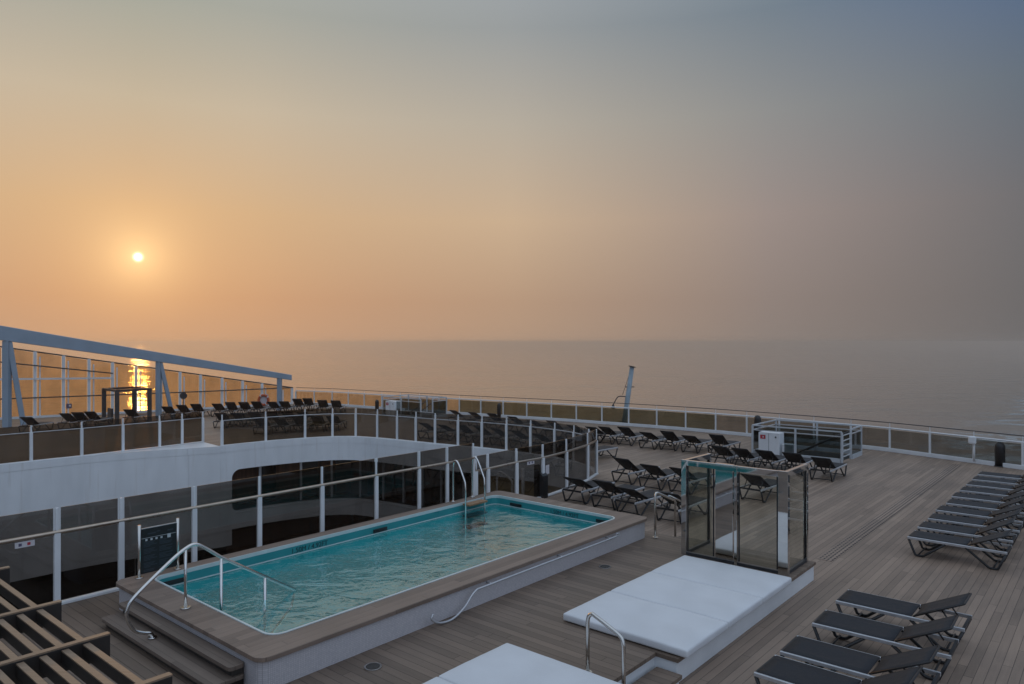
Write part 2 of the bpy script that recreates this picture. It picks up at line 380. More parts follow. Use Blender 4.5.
# ------------------------------------------------------------------ plan of the ship
STERN = V2([(-14.9, 50.2), (-12, 48.9), (-9.3, 47), (-6, 44.9), (-3.4, 43.2), (-.4, 41.3), (2.76, 39.4), (5.6, 37.4), (7.9, 35.7), (10.2, 33.7), (12.5, 31.3),
            (14.5, 29.0), (15.6, 27.3), (16.6, 25.6), (17.6, 23.9), (18.9, 21.4), (20.2, 18.5)])
PORT = V2([(-46, 24), (-39, 31), (-33.5, 36.2), (-28.2, 40.0), (-23.9, 43.0), (-19.5, 46.2), (-14.9, 50.2)])
PLAT_Z = 0.33
FENCE_V = -12.27
near_u = [-2.2, -1.0, .2, 1.4, 2.6, 3.80, 4.71, 5.90, 7.13, 8.50, 9.87, 11.1, 11.99, 12.89]
near_end = [S(13.8, -12.42)] + V2([(.08, 19.2), (.80, 19.95), (1.52, 21.05), (2.27, 22.4), (2.66, 23.4)])
end_arc = V2([(2.66, 23.4), (2.62, 24.7), (2.2, 25.75), (1.56, 26.6), (.69, 27.5), (-.24, 28.3), (-1.24, 29.0), (-2.25, 29.6), (-3.26, 30.2), (-4.15, 30.8), (-5.05, 31.4), (-6.03, 32.0),
              (-7.1, 32.5), (-8.15, 32.45), (-9.25, 31.95), (-10.66, 30.95), (-12.0, 29.6)])
left_run = V2([(-13.2, 30.85), (-13.75, 30.1), (-14.3, 29.3), (-15.2, 28.2), (-16.1, 27.0), (-17.2, 25.8), (-18.4, 24.4), (-19.7, 22.9), (-21.0, 21.3), (-22.4, 19.7), (-26, 15.4)])
arc_s = spline(end_arc, 3)
wall_run = [S(13.5, -28.75), S(12.2, -29.3), S(11.0, -29.65)] + left_run[4:]      # the bulkhead sweeps past the kink of the railing
hole = [S(-3, FENCE_V - .12), S(13.2, FENCE_V - .12)] + near_end + arc_s[1:] + wall_run
outer = [Vector((-75, -8, 0))] + PORT + STERN[1:] + [Vector((20.4, 18.2, 0)) - A*48]

# sea, deck, hull
n = 96; ring = [0, 60, 150, 350, 800, 2000, 6000, 30000]
mb = MB(); vs = [(0, 0, 0)]
for r_ in ring[1:]:
    for j in range(n): vs.append((r_*math.cos(2*math.pi*j/n), r_*math.sin(2*math.pi*j/n), 0))
fs = [(0, 1 + j, 1 + (j + 1) % n) for j in range(n)]
for i in range(len(ring) - 2):
    a, b = 1 + i*n, 1 + (i + 1)*n
    for j in range(n): fs.append((a + j, b + j, b + (j + 1) % n, a + (j + 1) % n))
mb.add(vs, fs, True); sea = struct(mb.build('sea', 'sea_water')); sea.location.z = -28
struct(MB().prism(outer, -.25, 0, [hole]).build('deck', 'deck_planks'))
struct(MB().wall(outer + [outer[0]], -29, -.256, .02, .3).build('ship_hull', 'hull_white'))
# raised pool platform, with the gap of the entry steps
PV = -4.3
plat = [S(-14, FENCE_V - .1), S(13.3, FENCE_V - .1), S(13.3, -7.0), S(13.42, -7.0), S(13.42, PV), S(8.22, PV), S(8.22, -4.62), S(7.02, -4.62), S(7.02, PV), S(-14, PV)]
struct(MB().prism(plat, .004, PLAT_Z - .05).build('pool_platform', 'white_paint'))
plat2 = [S(-14, FENCE_V - .1), S(13.33, FENCE_V - .1), S(13.33, -6.97), S(13.45, -6.97), S(13.45, PV + .03), S(8.20, PV + .03), S(8.20, -4.58), S(7.04, -4.58), S(7.04, PV + .03), S(-14, PV + .03)]
# pool opening in the platform floor is not needed: the basin stands on it
pool_u0, pool_u1, pool_v0, pool_v1 = 4.75, 12.5, -11.2, -7.88
pout = [S(4.3, -11.75), S(12.98, -11.75), S(12.98, -7.39), S(4.3, -7.39)]
inn = [S(pool_u0, pool_v0), S(pool_u1, pool_v0), S(pool_u1, pool_v1), S(pool_u0, pool_v1)]
struct(MB().prism(plat2, PLAT_Z - .05, PLAT_Z).build('platform_floor', 'platform_planks'))
st = MB(); st.prism([S(7.05, -4.56), S(8.18, -4.56), S(8.18, -4.2), S(7.05, -4.2)], .11, .165)
struct(st.build('platform_step', 'platform_planks', bevel=.01))
struct(MB().prism([S(7.07, -4.55), S(8.16, -4.55), S(8.16, -4.24), S(7.07, -4.24)], .004, .11).build('step_riser', 'white_paint'))
st = MB(); st.prism([S(13.46, -7.9), S(13.46, -6.3), S(13.80, -6.3), S(13.80, -7.9)], .11, .165)
struct(st.build('deck_step', 'platform_planks', bevel=.01))
struct(MB().prism([S(13.46, -7.88), S(13.46, -6.32), S(13.77, -6.32), S(13.77, -7.88)], .004, .11).build('deck_step_riser', 'white_paint'))

# ------------------------------------------------------------------ swimming pool
ZC = .73
def rounded(u0, u1, v0, v1, r, k=6):
    out = []
    for (cu, cv, a0) in ((u0 + r, v0 + r, 180), (u1 - r, v0 + r, 270), (u1 - r, v1 - r, 0), (u0 + r, v1 - r, 90)):
        for j in range(k + 1):
            a = R(a0 + 90*j/k); out.append((cu + r*math.cos(a), cv + r*math.sin(a)))
    return out
po = S(4.3, -11.75)
pool = thing('swimming_pool', 'raised rectangular teal swimming pool with brown plank coping', 'pool', (*po.xy, PLAT_Z), SHIP)
def lp(u, v): return (u - 4.3, -(v + 11.75))          # ship coordinates to pool coordinates
def lpl(l): return [lp(*p) for p in l]
cz = ZC - PLAT_Z
rin = rounded(pool_u0, pool_u1, pool_v0, pool_v1, .18)
rout = rounded(4.3, 12.98, -11.52, -7.39, .16)
MB().prism(lpl(rout), cz - .055, cz, [lpl(rounded(pool_u0 - .024, pool_u1 + .024, pool_v0 - .024, pool_v1 + .024, .2))]).build('coping', 'coping_planks', pool, bevel=.012)
MB().prism(lpl(rounded(pool_u0 - .03, pool_u1 + .03, pool_v0 - .03, pool_v1 + .03, .2)), cz - .05, cz + .012, [lpl(rin)]).build('rim_trim', 'trim_white', pool, bevel=.006)
MB().prism(lpl(rounded(4.34, 12.94, -11.48, -7.43, .13)), .002, cz - .056, [lpl(rounded(pool_u0 - .1, pool_u1 + .1, pool_v0 - .1, pool_v1 + .1, .2))]).build('outer_wall', 'mosaic', pool)
# lining: inner walls stand on a floor that is 1.1 m under the rim, inside the ship
mbw = MB(); k = len(rin); l = lpl(rin)
DEPTH = -1.15
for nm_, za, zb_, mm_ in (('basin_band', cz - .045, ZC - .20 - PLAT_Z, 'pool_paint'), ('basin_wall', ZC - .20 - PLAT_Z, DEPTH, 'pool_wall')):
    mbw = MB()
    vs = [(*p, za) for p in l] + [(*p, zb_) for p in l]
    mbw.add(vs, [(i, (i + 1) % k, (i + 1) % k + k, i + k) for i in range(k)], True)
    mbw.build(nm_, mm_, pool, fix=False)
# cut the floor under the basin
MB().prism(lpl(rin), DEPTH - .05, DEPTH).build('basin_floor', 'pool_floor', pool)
wz = ZC - .20
lw = MB(); 
for p, q in ((0, 1), (1, 2), (2, 3), (3, 0)):
    pass
ln = lpl(rounded(pool_u0 + .004, pool_u1 - .004, pool_v0 + .004, pool_v1 - .004, .176))
MB().prism(ln, wz - PLAT_Z + .006, wz - PLAT_Z + .024, [lpl(rounded(pool_u0 + .02, pool_u1 - .02, pool_v0 + .02, pool_v1 - .02, .16))]).build('overflow_lip', 'trim_white', pool)
for (u, v, dv) in ((5.05, pool_v0 + .02, 0), (9.1, pool_v0 + .02, 0), (pool_u1 - .02, -10.55, 1), (pool_u1 - .02, -8.2, 1)):
    g = MB(); g.box((*lp(u, v), cz - .13), ((.34, .02, .07) if not dv else (.02, .34, .07))); g.build('skimmer', 'board_black', pool, bevel=.008)
# depth marking painted on the far walls
mw = Matrix.Translation((*lp(7.5, pool_v0 + .006), cz - .125)) @ Matrix.Rotation(R(90), 4, 'X')
text_mesh('1.50M / 4.92FT', .125, 'depth_marking', 'mark_ink', pool, mw)
mw = Matrix.Translation((*lp(pool_u1 - .006, -9.2), cz - .125)) @ Matrix.Rotation(R(-90), 4, 'Z') @ Matrix.Rotation(R(90), 4, 'X')
text_mesh('1.50M / 4.92FT', .125, 'depth_marking', 'mark_ink', pool, mw)
# two entry steps at the near end
for i, (u0, vv0) in enumerate(((3.90, -10.87), (4.13, -10.89))):
    z1 = (i + 1)*.133
    s_ = MB(); s_.prism(lpl(rounded(u0, 4.33, vv0 + (0 if i else .0), -7.75 + .0, .05, 3)), z1 - .05, z1); so = s_.build('step', 'step_planks', pool, bevel=.01)
    MB().prism(lpl([(u0 + .06, vv0 + .05), (4.335, vv0 + .05), (4.335, -7.80), (u0 + .06, -7.80)]), .002 + .001*i, z1 - .05).build('riser', 'riser_shade', so)
wm = MB(); wr = lpl(rounded(pool_u0 + .002, pool_u1 - .002, pool_v0 + .002, pool_v1 - .002, .178))
wm.add([(*p, 0) for p in wr], [tuple(range(len(wr)))])
wo = wm.build('pool_water', 'pool_water', None, fix=False); wo.location = (po.x, po.y, wz); wo.rotation_euler = (0, 0, SHIP); struct(wo)
if wo.data.polygons[0].normal.z < 0: wo.data.flip_normals()

# cut the basin out of platform and deck
def cut(name):
    o = bpy.data.objects[name]
    bm = bmesh.new(); bm.from_mesh(o.data)
    bm.free()
def rebuild(name, m, poly, z0, z1, holes):
    o = bpy.data.objects[name]; bpy.data.objects.remove(o)
    struct(MB().prism(poly, z0, z1, holes).build(name, m))
well = [S(u, v) for u, v in rounded(pool_u0 - .06, pool_u1 + .06, pool_v0 - .06, pool_v1 + .06, .2)]
rebuild('pool_platform', 'white_paint', plat, .004, PLAT_Z - .05, [well])
rebuild('platform_floor', 'platform_planks', plat2, PLAT_Z - .05, PLAT_Z, [well])
rebuild('deck', 'deck_planks', outer, -.25, 0, [hole, well])

# curved entry handrail (near end of the pool)
def world_tube(name, pts, r, m, parent=None, n=10, sub=5):
    return MB().tube(spline(pts, sub), r, n).build(name, m, parent)
hr = S(4.5, -9.3)
def rail_thing(name, label, cat, base): return thing(name, label, cat, base)
base = at(152, 637, PLAT_Z + .133)
t = thing('pool_handrail', 'curved stainless handrail rising from the pool steps and dipping into the water', 'handrail', base)
def rel(p): return Vector(p) - base
P0 = at(152.5, 637, PLAT_Z + .15)
u0 = P0.dot(A); v0 = P0.dot(B)
prof = [(u0 + a_, z_) for a_, z_ in ((0, .475), (-.02, .53), (-.12, .57), (-.23, .64), (-.31, .80), (-.31, .92), (-.22, 1.06), (.2, 1.385), (.42, 1.525), (.56, 1.56), (.70, 1.48), (.93, 1.30), (2.1, .54), (2.04, .30), (1.6, -.1))]
pts = spline([S(u, v0, z) for u, z in prof[:12]], 5) + [S(u, v0, z) for u, z in prof[12:]]
MB().tube([rel(p) for p in pts], .024, 10).build('rail', 'bright_steel', t)
for uu, zt, zb in ((u0 + .43, 1.53, ZC), (u0 + .93, 1.29, -.5), (u0 + 1.6, .86, -.5)):
    MB().tube([rel(S(uu, v0, zb)), rel(S(uu, v0, zt))], .021, 10).build('post', 'bright_steel', t)
MB().tube([rel(S(u0 + .43, v0, ZC + .002)), rel(S(u0 + .43, v0, ZC + .02))], .065, 14).build('flange', 'bright_steel', t)
MB().tube([rel(S(u0, v0, .135 + PLAT_Z)), rel(S(u0, v0, .155 + PLAT_Z))], .055, 14).build('flange', 'bright_steel', t)

# pool ladder at the far side
lb = S(11.4, -11.45, ZC)
t = thing('pool_ladder', 'stainless pool ladder with wooden tread at the far corner of the pool', 'ladder', lb)
for du in (0, .62):
    pts = spline([S(11.38 + du, -11.45, ZC), S(11.38 + du, -11.45, ZC + .45), S(11.38 + du, -11.44, ZC + .82), S(11.38 + du, -11.38, ZC + .92), S(11.38 + du, -11.28, ZC + .86), S(11.38 + du, -11.08, ZC + .48)], 5)
    pts += [S(11.38 + du, -11.06, ZC + .3), S(11.38 + du, -11.06, -.4)]
    MB().tube([p - lb for p in pts], .022, 10).build('side_rail', 'bright_steel', t)
    MB().tube([S(11.38 + du, -11.45, ZC + .002) - lb, S(11.38 + du, -11.45, ZC + .02) - lb], .06, 12).build('flange', 'bright_steel', t)
for i, z in enumerate((ZC - .02, ZC - .27, ZC - .52)):
    MB().box(S(11.69, -11.06, z) - lb, (.60, .2, .04), SHIP).build('tread', 'ladder_wood' if i == 0 else 'black_plastic', t, bevel=.006)

# low wall rail on the pool's starboard side
pz = PLAT_Z
t = thing('wall_handrail', 'long thin steel handrail with a looped end on the side of the pool', 'handrail', S(7.0, -7.3, pz))
b0 = S(7.0, -7.3, pz)
pr = [(11.6, .36), (11.55, .31), (9.6, .31), (8.0, .31), (7.72, .29), (7.5, .12), (7.25, .02), (7.0, .04), (6.85, .13), (6.88, .2)]
pts = spline([S(u, -7.31, pz + z) - b0 for u, z in pr], 6)
MB().tube(pts, .016, 8).build('rail', 'aluminium', t)
for u in (8.1, 9.9, 11.4): MB().tube([S(u, -7.31, pz + .31) - b0, S(u, -7.43, pz + .31) - b0], .01, 6).build('bracket', 'aluminium', t)

# rules board on two posts
b0 = S(4.62, -11.36, ZC)
t = thing('notice_board', 'black pool notice board hung between two short steel posts on the coping', 'notice board', b0)
for u in (4.62, 5.20):
    MB().tube([S(u, -11.36, ZC) - b0, S(u, -11.36, ZC + .80) - b0], .024, 12).build('post', 'steel', t)
    MB().tube([S(u, -11.36, ZC) - b0, S(u, -11.36, ZC + .015) - b0], .06, 12).build('flange', 'bright_steel', t)
pn = MB().box(S(4.91, -11.36, ZC + .39) - b0, (.53, .018, .68), SHIP).build('panel', 'board_black', t)
ink = MB()
for col_ in (0, 1):
    for i in range(22):
        if i % 5 == 4: continue
        wdt = (.17, .2, .19, .15, .1)[(i*3 + col_) % 5]
        ink.box(S(4.71 + col_*.235 + wdt/2 - .03, -11.349, ZC + .52 - i*.021) - b0, (wdt, .002, .009), SHIP)
ink.build('text_lines', 'board_ink', pn)
hd = MB(); hd.box(S(4.91, -11.349, ZC + .585) - b0, (.52, .002, .006), SHIP); hd.box(S(4.91, -11.36, ZC + .735) - b0, (.53, .022, .012), SHIP); hd.build('rule_line', 'aluminium', pn)
ic = MB()
for i in range(4): MB().box(S(4.72 + i*.075, -11.348, ZC + .555) - b0, (.03, .003, .03), SHIP).build('icon', 'board_white', pn)
ic.box(S(5.06, -11.348, ZC + .56) - b0, (.05, .003, .06), SHIP); ic.build('icon', 'board_white', pn)
tt = MB()
for i, (uu, w_) in enumerate(((4.80, .12), (4.9, .05), (5.08, .09))): tt.box(S(uu, -11.349, ZC + .645 + .015*(i % 2)) - b0, (w_, .002, .018), SHIP)
tt.build('heading', 'board_ink', pn)

# ------------------------------------------------------------------ glass railings
def railing(name, label, path, zb, zrail, zglass, gm, mp='white_paint', rm='steel', w=.075, posts=None, gap=.05, zlow=.1, curb=None, toprail=None, group=None, gms=None, rail_r=.024, thin_top=True, rail_pts=None):
    """path: the points where posts stand"""
    base = path[0] + Vector((0, 0, zb if not isinstance(zb, list) else zb[0]))
    t = thing(name, label, 'railing', base, 0, group)
    nn = len(path)
    Zb = zb if isinstance(zb, list) else [zb]*nn
    dirs = []
    for i in range(nn): dirs.append((path[min(i + 1, nn - 1)] - path[max(i - 1, 0)]).normalized())
    for i, p in enumerate(path):
        a = math.atan2(dirs[i].y, dirs[i].x); q = p + Vector((0, 0, Zb[i])) - base
        pm = MB().box(q + Vector((0, 0, zrail/2)), (w, w*.8, zrail), a)
        if toprail: pm.box(q + Vector((0, 0, (zrail + toprail)/2)), (.022, .022, toprail - zrail + .02), a)
        if thin_top and zglass > zrail: pm.box(q + Vector((0, 0, (zrail + zglass)/2 + .001)), (w*.5, w*.35, zglass - zrail), a)
        pm.build('post', mp, t, bevel=.006)
    for i in range(nn - 1):
        p, q = path[i], path[i + 1]; d = (q - p); ln_ = d.length; d.normalize()
        if ln_ < .3: continue
        z0 = max(Zb[i], Zb[i + 1]) if Zb[i] != Zb[i + 1] else Zb[i]
        zz = min(Zb[i], Zb[i + 1])
        c = (p + q)/2 + Vector((0, 0, zz)) - base
        top = zglass
        pm = MB().box(c + Vector((0, 0, (zlow + top)/2)), (ln_ - w - gap*.4, .014, top - zlow), math.atan2(d.y, d.x))
        pm.build('glass_panel', (gms[i] if gms else gm), t)
    rp = [p + Vector((0, 0, Zb[i] + zrail)) - base for i, p in enumerate(path)]
    if rail_pts: rp = [p - base for p in rail_pts]
    MB().tube(rp, rail_r, 8).build('handrail', rm, t)
    if toprail:
        MB().tube([p + Vector((0, 0, Zb[i] + toprail)) - base for i, p in enumerate(path)], .017, 8).build('top_rail', 'dark_metal', t)
    if curb:
        MB().wall([p - base for p in path], 0.0, curb, -.06, .06).build('curb', 'white_paint', t, bevel=.01)
    return t
# fence along the pool: on the platform up to the step, then on the deck round the end of the opening
path = [S(u, FENCE_V) for u in near_u]
near_t = railing('pool_fence', 'tall smoked glass fence with white posts along the pool side of the opening', path, PLAT_Z, 1.10, 1.47, 'glass_near', w=.085, zlow=.06,
                 curb=.05, rm='rail_sky_steel', rail_r=.036)
inner_off = [p + (p - Vector((-2, 24, 0))).normalized()*.08 for p in near_end]
pth = [S(12.97, FENCE_V), S(13.42, FENCE_V)] + inner_off[1:]
railing('curved_fence', 'smoked glass fence with white posts curving behind the far corner of the pool', pth, 0.0, 1.10, 1.47, 'glass_near', w=.11, zlow=.06, curb=.05, rail_r=.036, rm='rail_sky_steel',
        rail_pts=[S(12.89, FENCE_V, PLAT_Z + 1.1)] + [p + Vector((0, 0, 1.1)) for p in pth])
far_in = [p + Vector((0, .10, 0)) + A*.04 for p in end_arc]
railing('opening_railing', 'curved smoked glass railing with short white posts on top of the white bulkhead', far_in[1:], 0.0, 1.05, 1.30, 'glass_far', w=.10, zlow=.05, curb=.04, rail_r=.018, rm='aluminium')
lr = [p - B*.10 for p in left_run[:-1]]
railing('side_railing', 'straight smoked glass railing with white posts above the long white bulkhead', lr, 0.0, 1.05, 1.30, 'glass_far', w=.10, zlow=.05, curb=.04, rail_r=.018, rm='aluminium')
# stern rail
sp = spline(STERN, 12)
def resample(pts, step):
    out = [pts[0]]; acc = 0
    for i in range(1, len(pts)):
        seg = (pts[i] - pts[i - 1]).length
        while acc + seg >= step:
            r_ = (step - acc)/seg; pnew = pts[i - 1].lerp(pts[i], r_); out.append(pnew)
            pts = pts[:i - 1] + [pnew] + pts[i:] if False else pts
            seg -= (step - acc); pts[i - 1] = pnew; acc = 0
        acc += seg
    return out
st_posts = resample([p.copy() for p in sp], 1.55)
st_in = [p - Vector((.1, .2, 0)) for p in st_posts]
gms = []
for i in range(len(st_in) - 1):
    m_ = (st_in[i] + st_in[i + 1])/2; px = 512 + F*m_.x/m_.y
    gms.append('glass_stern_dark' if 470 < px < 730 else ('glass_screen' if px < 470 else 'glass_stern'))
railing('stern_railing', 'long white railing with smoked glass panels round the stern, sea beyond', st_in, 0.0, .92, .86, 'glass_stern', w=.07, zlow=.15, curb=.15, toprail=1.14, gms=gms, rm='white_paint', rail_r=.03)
for o in bpy.data.objects:
    pass

# ------------------------------------------------------------------ the opening: bulkhead, windows, lower deck
bk = thing('bulkhead', 'white curved bulkhead of the opening with a long recessed window strip', 'bulkhead', (0, 0, 0))
arc = spline(end_arc, 3)[:]                   # from the near right end round to the kink
arc_l = list(reversed(arc))                   # kink -> right end ; outward is to the left of this direction
run = list(reversed(wall_run))                # left -> aft
def off(z0, z1, pts, o0, o1, name, m, bevel=0.0): return MB().wall(pts, z0, z1, o0, o1).build(name, m, bk, bevel=bevel)
i0 = 1
MB().prism([end_arc[-1] + B*.02] + left_run[:5] + list(reversed(wall_run[:3])), -.12, .010).build('kink_ledge', 'fascia_white', bk)
off(-1.03, -.254, arc_l, -.35, .0, 'fascia', 'fascia_white')
MB().wall(arc_l, -.254, .012, -.16, .012).build('fascia_lip', 'fascia_white', bk)
MB().wall(run + [end_arc[-1]], -.254, .012, -.16, .012).build('fascia_lip', 'fascia_white', bk)
off(-4.15, -.254, run + [end_arc[-1]], -.35, .0, 'side_fascia', 'fascia_white')
off(-4.15, -1.032, arc_l[:2], -.36, .0, 'corner_fascia', 'fascia_white')
off(-3.50, -2.86, arc_l[1:], -.30, .0, 'lower_fascia', 'fascia_white')
off(-2.86, -2.82, arc_l[1:], -.36, .02, 'window_sill', 'fascia_white')
kk = int(len(arc_l)*.60)
off(-2.80, -1.05, arc_l[1:kk + 1], -1.3, -1.2, 'recess_back', 'brown_curtain')
off(-2.80, -1.05, arc_l[kk:], -1.3, -.3, 'recess_panel', 'tan_panel')
off(-1.03, -1.00, arc_l[1:], -1.35, -.351, 'recess_ceiling', 'dark_metal')
p = arc_l[1]; d = (arc_l[2] - p).normalized(); nrm = Vector((-d.y, d.x, 0))
for zc_, sg in ((-1.03, -1), (-2.82, 1)):
    r_ = .36; prof_ = [(0, 0), (r_, 0)] + [(r_ - r_*math.sin(R(a)), r_ - r_*math.cos(R(a))) for a in (15, 30, 45, 60, 75)] + [(0, r_)]
    vs = [p + d*x + nrm*o + Vector((0, 0, zc_ + sg*y)) for o in (.002, .30) for x, y in prof_]; k_ = len(prof_)
    MB().add(vs, [tuple(range(k_)), tuple(range(2*k_ - 1, k_ - 1, -1))] + [(i, (i + 1) % k_, (i + 1) % k_ + k_, i + k_) for i in range(k_)]).build('corner_fillet', 'fascia_white', bk)
for i in range(3, kk, 3):
    p = arc_l[i]; d = (arc_l[i + 1] - p).normalized(); nrm = Vector((-d.y, d.x, 0))
    MB().box(p + nrm*.5 + Vector((0, 0, -1.93)), (.09, .09, 1.76), math.atan2(d.y, d.x)).build('mullion', 'aluminium', bk)
    MB().box(p + nrm*.9 + d*.5 + Vector((0, 0, -1.93)), (.7, .04, 1.7), math.atan2(d.y, d.x)).build('pane', 'dark_window', bk)
off(-7.0, -3.50, arc_l[1:], -.9, -.8, 'lower_window_strip', 'brown_curtain')
off(-7.0, -4.15, run + [end_arc[-1], arc_l[1]], -.6, -.5, 'side_window_strip', 'dark_window')
rr = spline(run, 3)
for i in range(0, len(rr), 2):
    p = rr[i]; MB().box(p + Vector((-.35*B.x*-1*-1, 0, -5.6)) + (-B)*.42, (.1, .1, 2.8), SHIP).build('mullion', 'aluminium', bk)
for i in range(3, len(arc_l) - 1, 4):
    p = arc_l[i]; d = (arc_l[i + 1] - p).normalized(); nrm = Vector((-d.y, d.x, 0))
    MB().box(p + nrm*.72 + Vector((0, 0, -5.25)), (.1, .1, 3.4), math.atan2(d.y, d.x)).build('mullion', 'dark_metal', bk)
nw = [S(-3, FENCE_V - .12), S(13.2, FENCE_V - .12)] + near_end
MB().wall(nw, -7, -.254, .02, .25).build('near_wall', 'fascia_white', bk)
MB().wall([left_run[-1], S(-3, FENCE_V - .12)], -7, -.254, .02, .25).build('end_wall', 'fascia_white', bk)
hc = sum(hole, Vector())/len(hole)
struct(MB().prism([hc + (p - hc)*1.12 for p in hole], -7.2, -7.0).build('lower_deck', 'lower_floor'))

# ------------------------------------------------------------------ port side wind screen and beam
scr = thing('wind_screen', 'tall glass wind screen with slim white posts along the port side', 'wind screen', (0, 0, 0))
pp = []
for px in (-330, -270, -215, -165, -118, -75, -35, 3.5, 35, 63.5, 89, 112.5, 136, 157.5, 180, 200.5, 222, 242.5, 262, 279.5, 292):
    # intersect the view azimuth with the port line
    best = None; pts_ = PORT
    for i in range(len(pts_) - 1):
        p, q = pts_[i], pts_[i + 1]; k = (px - 512)/F
        den = (q.x - p.x) - k*(q.y - p.y)
        s_ = (k*p.y - p.x)/den
        if -.02 <= s_ <= 1.02 and p.lerp(q, s_).y > 20: best = p.lerp(q, s_)
    top_y = 347 + (px - 2.5)*(382.5 - 347)/(256 - 2.5) if px > 2.5 else 347 + (px - 2.5)*.15
    zt = H - (top_y - 342)*best.y/F
    pp.append((best, zt))
for i, (p, zt) in enumerate(pp):
    MB().box(p + Vector((0, 0, zt/2)), (.16, .12, zt), R(35)).build('post', 'white_paint', scr, bevel=.01)
    MB().box(p + Vector((.20, .12, zt/2 - .15)), (.07, .05, zt - .3), R(35)).build('post_batten', 'white_paint', scr)
    if i < len(pp) - 1:
        q, zq = pp[i + 1]; d = (q - p); nrm = Vector((d.y, -d.x, 0)).normalized()*.012; e = d.normalized()*.11
        a_, b_ = p + e, q - e
        vs = [a_ - nrm + Vector((0, 0, .12)), b_ - nrm + Vector((0, 0, .12)), b_ - nrm + Vector((0, 0, zq - .05)), a_ - nrm + Vector((0, 0, zt - .05))]
        vs += [v + nrm*2 for v in vs]
        MB().add(vs, [(0, 1, 2, 3), (7, 6, 5, 4), (0, 4, 5, 1), (1, 5, 6, 2), (2, 6, 7, 3), (3, 7, 4, 0)]).build('glass_panel', 'glass_screen', scr)
MB().tube([p + Vector((0, 0, zt)) for p, zt in pp], .04, 6).build('top_rail', 'dark_metal', scr)
ins = Vector((.12, -.16, 0))
MB().tube([p + ins + Vector((0, 0, 1.15)) for p, zt in pp], .035, 6).build('mid_rail', 'dark_metal', scr)
MB().tube([p + ins + Vector((0, 0, zt*.79)) for p, zt in pp[:12]], .035, 6).build('mid_rail', 'dark_metal', scr)
MB().bar(pp[5][0] + ins*.6 + Vector((0, 0, 2.3)), pp[11][0] + ins*.6 + Vector((0, 0, 2.15)), .06, .1).build('reflection_bar', 'white_paint', scr)  # white bar imitating a line reflected in the screen glass
MB().wall([p for p, z in pp], 0, .12, -.1, .1).build('curb', 'white_paint', scr)
bm_t = thing('sloping_beam', 'long blue-grey steel beam sloping down along the wind screen on raking legs', 'beam', at_d(10, 38.5, 0))
bb = at_d(10, 38.5, 0)
def beam_pt(px, y, d): return Vector(((px - 512)*d/F, d, H - (y - 342)*d/F))
b0_, b1_ = beam_pt(-90, 319, 34.0), beam_pt(291, 377.5, 45.5)
b0_ = b0_ + (b0_ - b1_)*.45
d = (b1_ - b0_); hz = Vector((d.x, d.y, 0)).normalized(); sd = Vector((hz.y, -hz.x, 0))*.17
vs = []
for (p, h_) in ((b0_, 1.05), (b1_, .34)):
    for s1, s2 in ((-1, -1), (1, -1), (1, 1), (-1, 1)): vs.append(p + sd*s1 + Vector((0, 0, s2*h_/2)) - bb)
MB().add(vs, [(3, 2, 1, 0), (4, 5, 6, 7), (0, 1, 5, 4), (1, 2, 6, 5), (2, 3, 7, 6), (3, 0, 4, 7)]).build('beam', 'blue_white', bm_t, bevel=.03)
def on_beam(px):
    best = None
    for i in range(2001):
        s_ = i/2000; p = b0_.lerp(b1_, s_)
        e = abs(512 + F*p.x/p.y - px)
        if best is None or e < best[0]: best = (e, p, 1.05 + (.34 - 1.05)*s_)
    return best[1], best[2]
for px, lean, wv in ((-160, .7, .3), (7, .7, .3), (158.5, .75, .25), (279.5, 0, .26)):
    p, h_ = on_beam(px)
    MB().bar(Vector((p.x, p.y, 0)) - bb, p - Vector((0, 0, h_/2 - .02)) - bb, wv, wv).build('leg', 'blue_white', bm_t, bevel=.02)
    if lean:
        q = Vector((p.x, p.y, 0)) + hz*lean
        MB().bar(q - bb, p - Vector((0, 0, h_/2 + .05)) + hz*.1 - bb, wv*.8, wv*.8).build('raking_leg', 'blue_white', bm_t, bevel=.02)

# black frames of an open cabana in front of the screen
cb = at(103, 421, 0)
t = thing('cabana_frame', 'black open box frame of a small cabana against the glittering sea', 'cabana', cb)
ca, cbv = Vector((.82, .57, 0)), Vector((.57, -.82, 0))
c00 = at_d(104, 39.0); c10 = at_d(134, 40.5); c01 = at_d(117, 37.6); c11 = at_d(149.5, 39.0)
for p in (c00, c10, c01, c11): MB().box(p + Vector((0, 0, .9)) - cb, (.2, .2, 1.8), R(35)).build('post', 'dark_metal', t)
for p, q in ((c00, c10), (c01, c11), (c00, c01), (c10, c11)): MB().bar(p + Vector((0, 0, 1.75)) - cb, q + Vector((0, 0, 1.75)) - cb, .14, .12).build('top_bar', 'dark_metal', t)
MB().bar(c00 + Vector((0, 0, .4)) - cb + (c01 - c00)*.35, c00 + Vector((0, 0, .4)) - cb + (c01 - c00)*.65, .1, .75).build('side_panel', 'dark_metal', t)

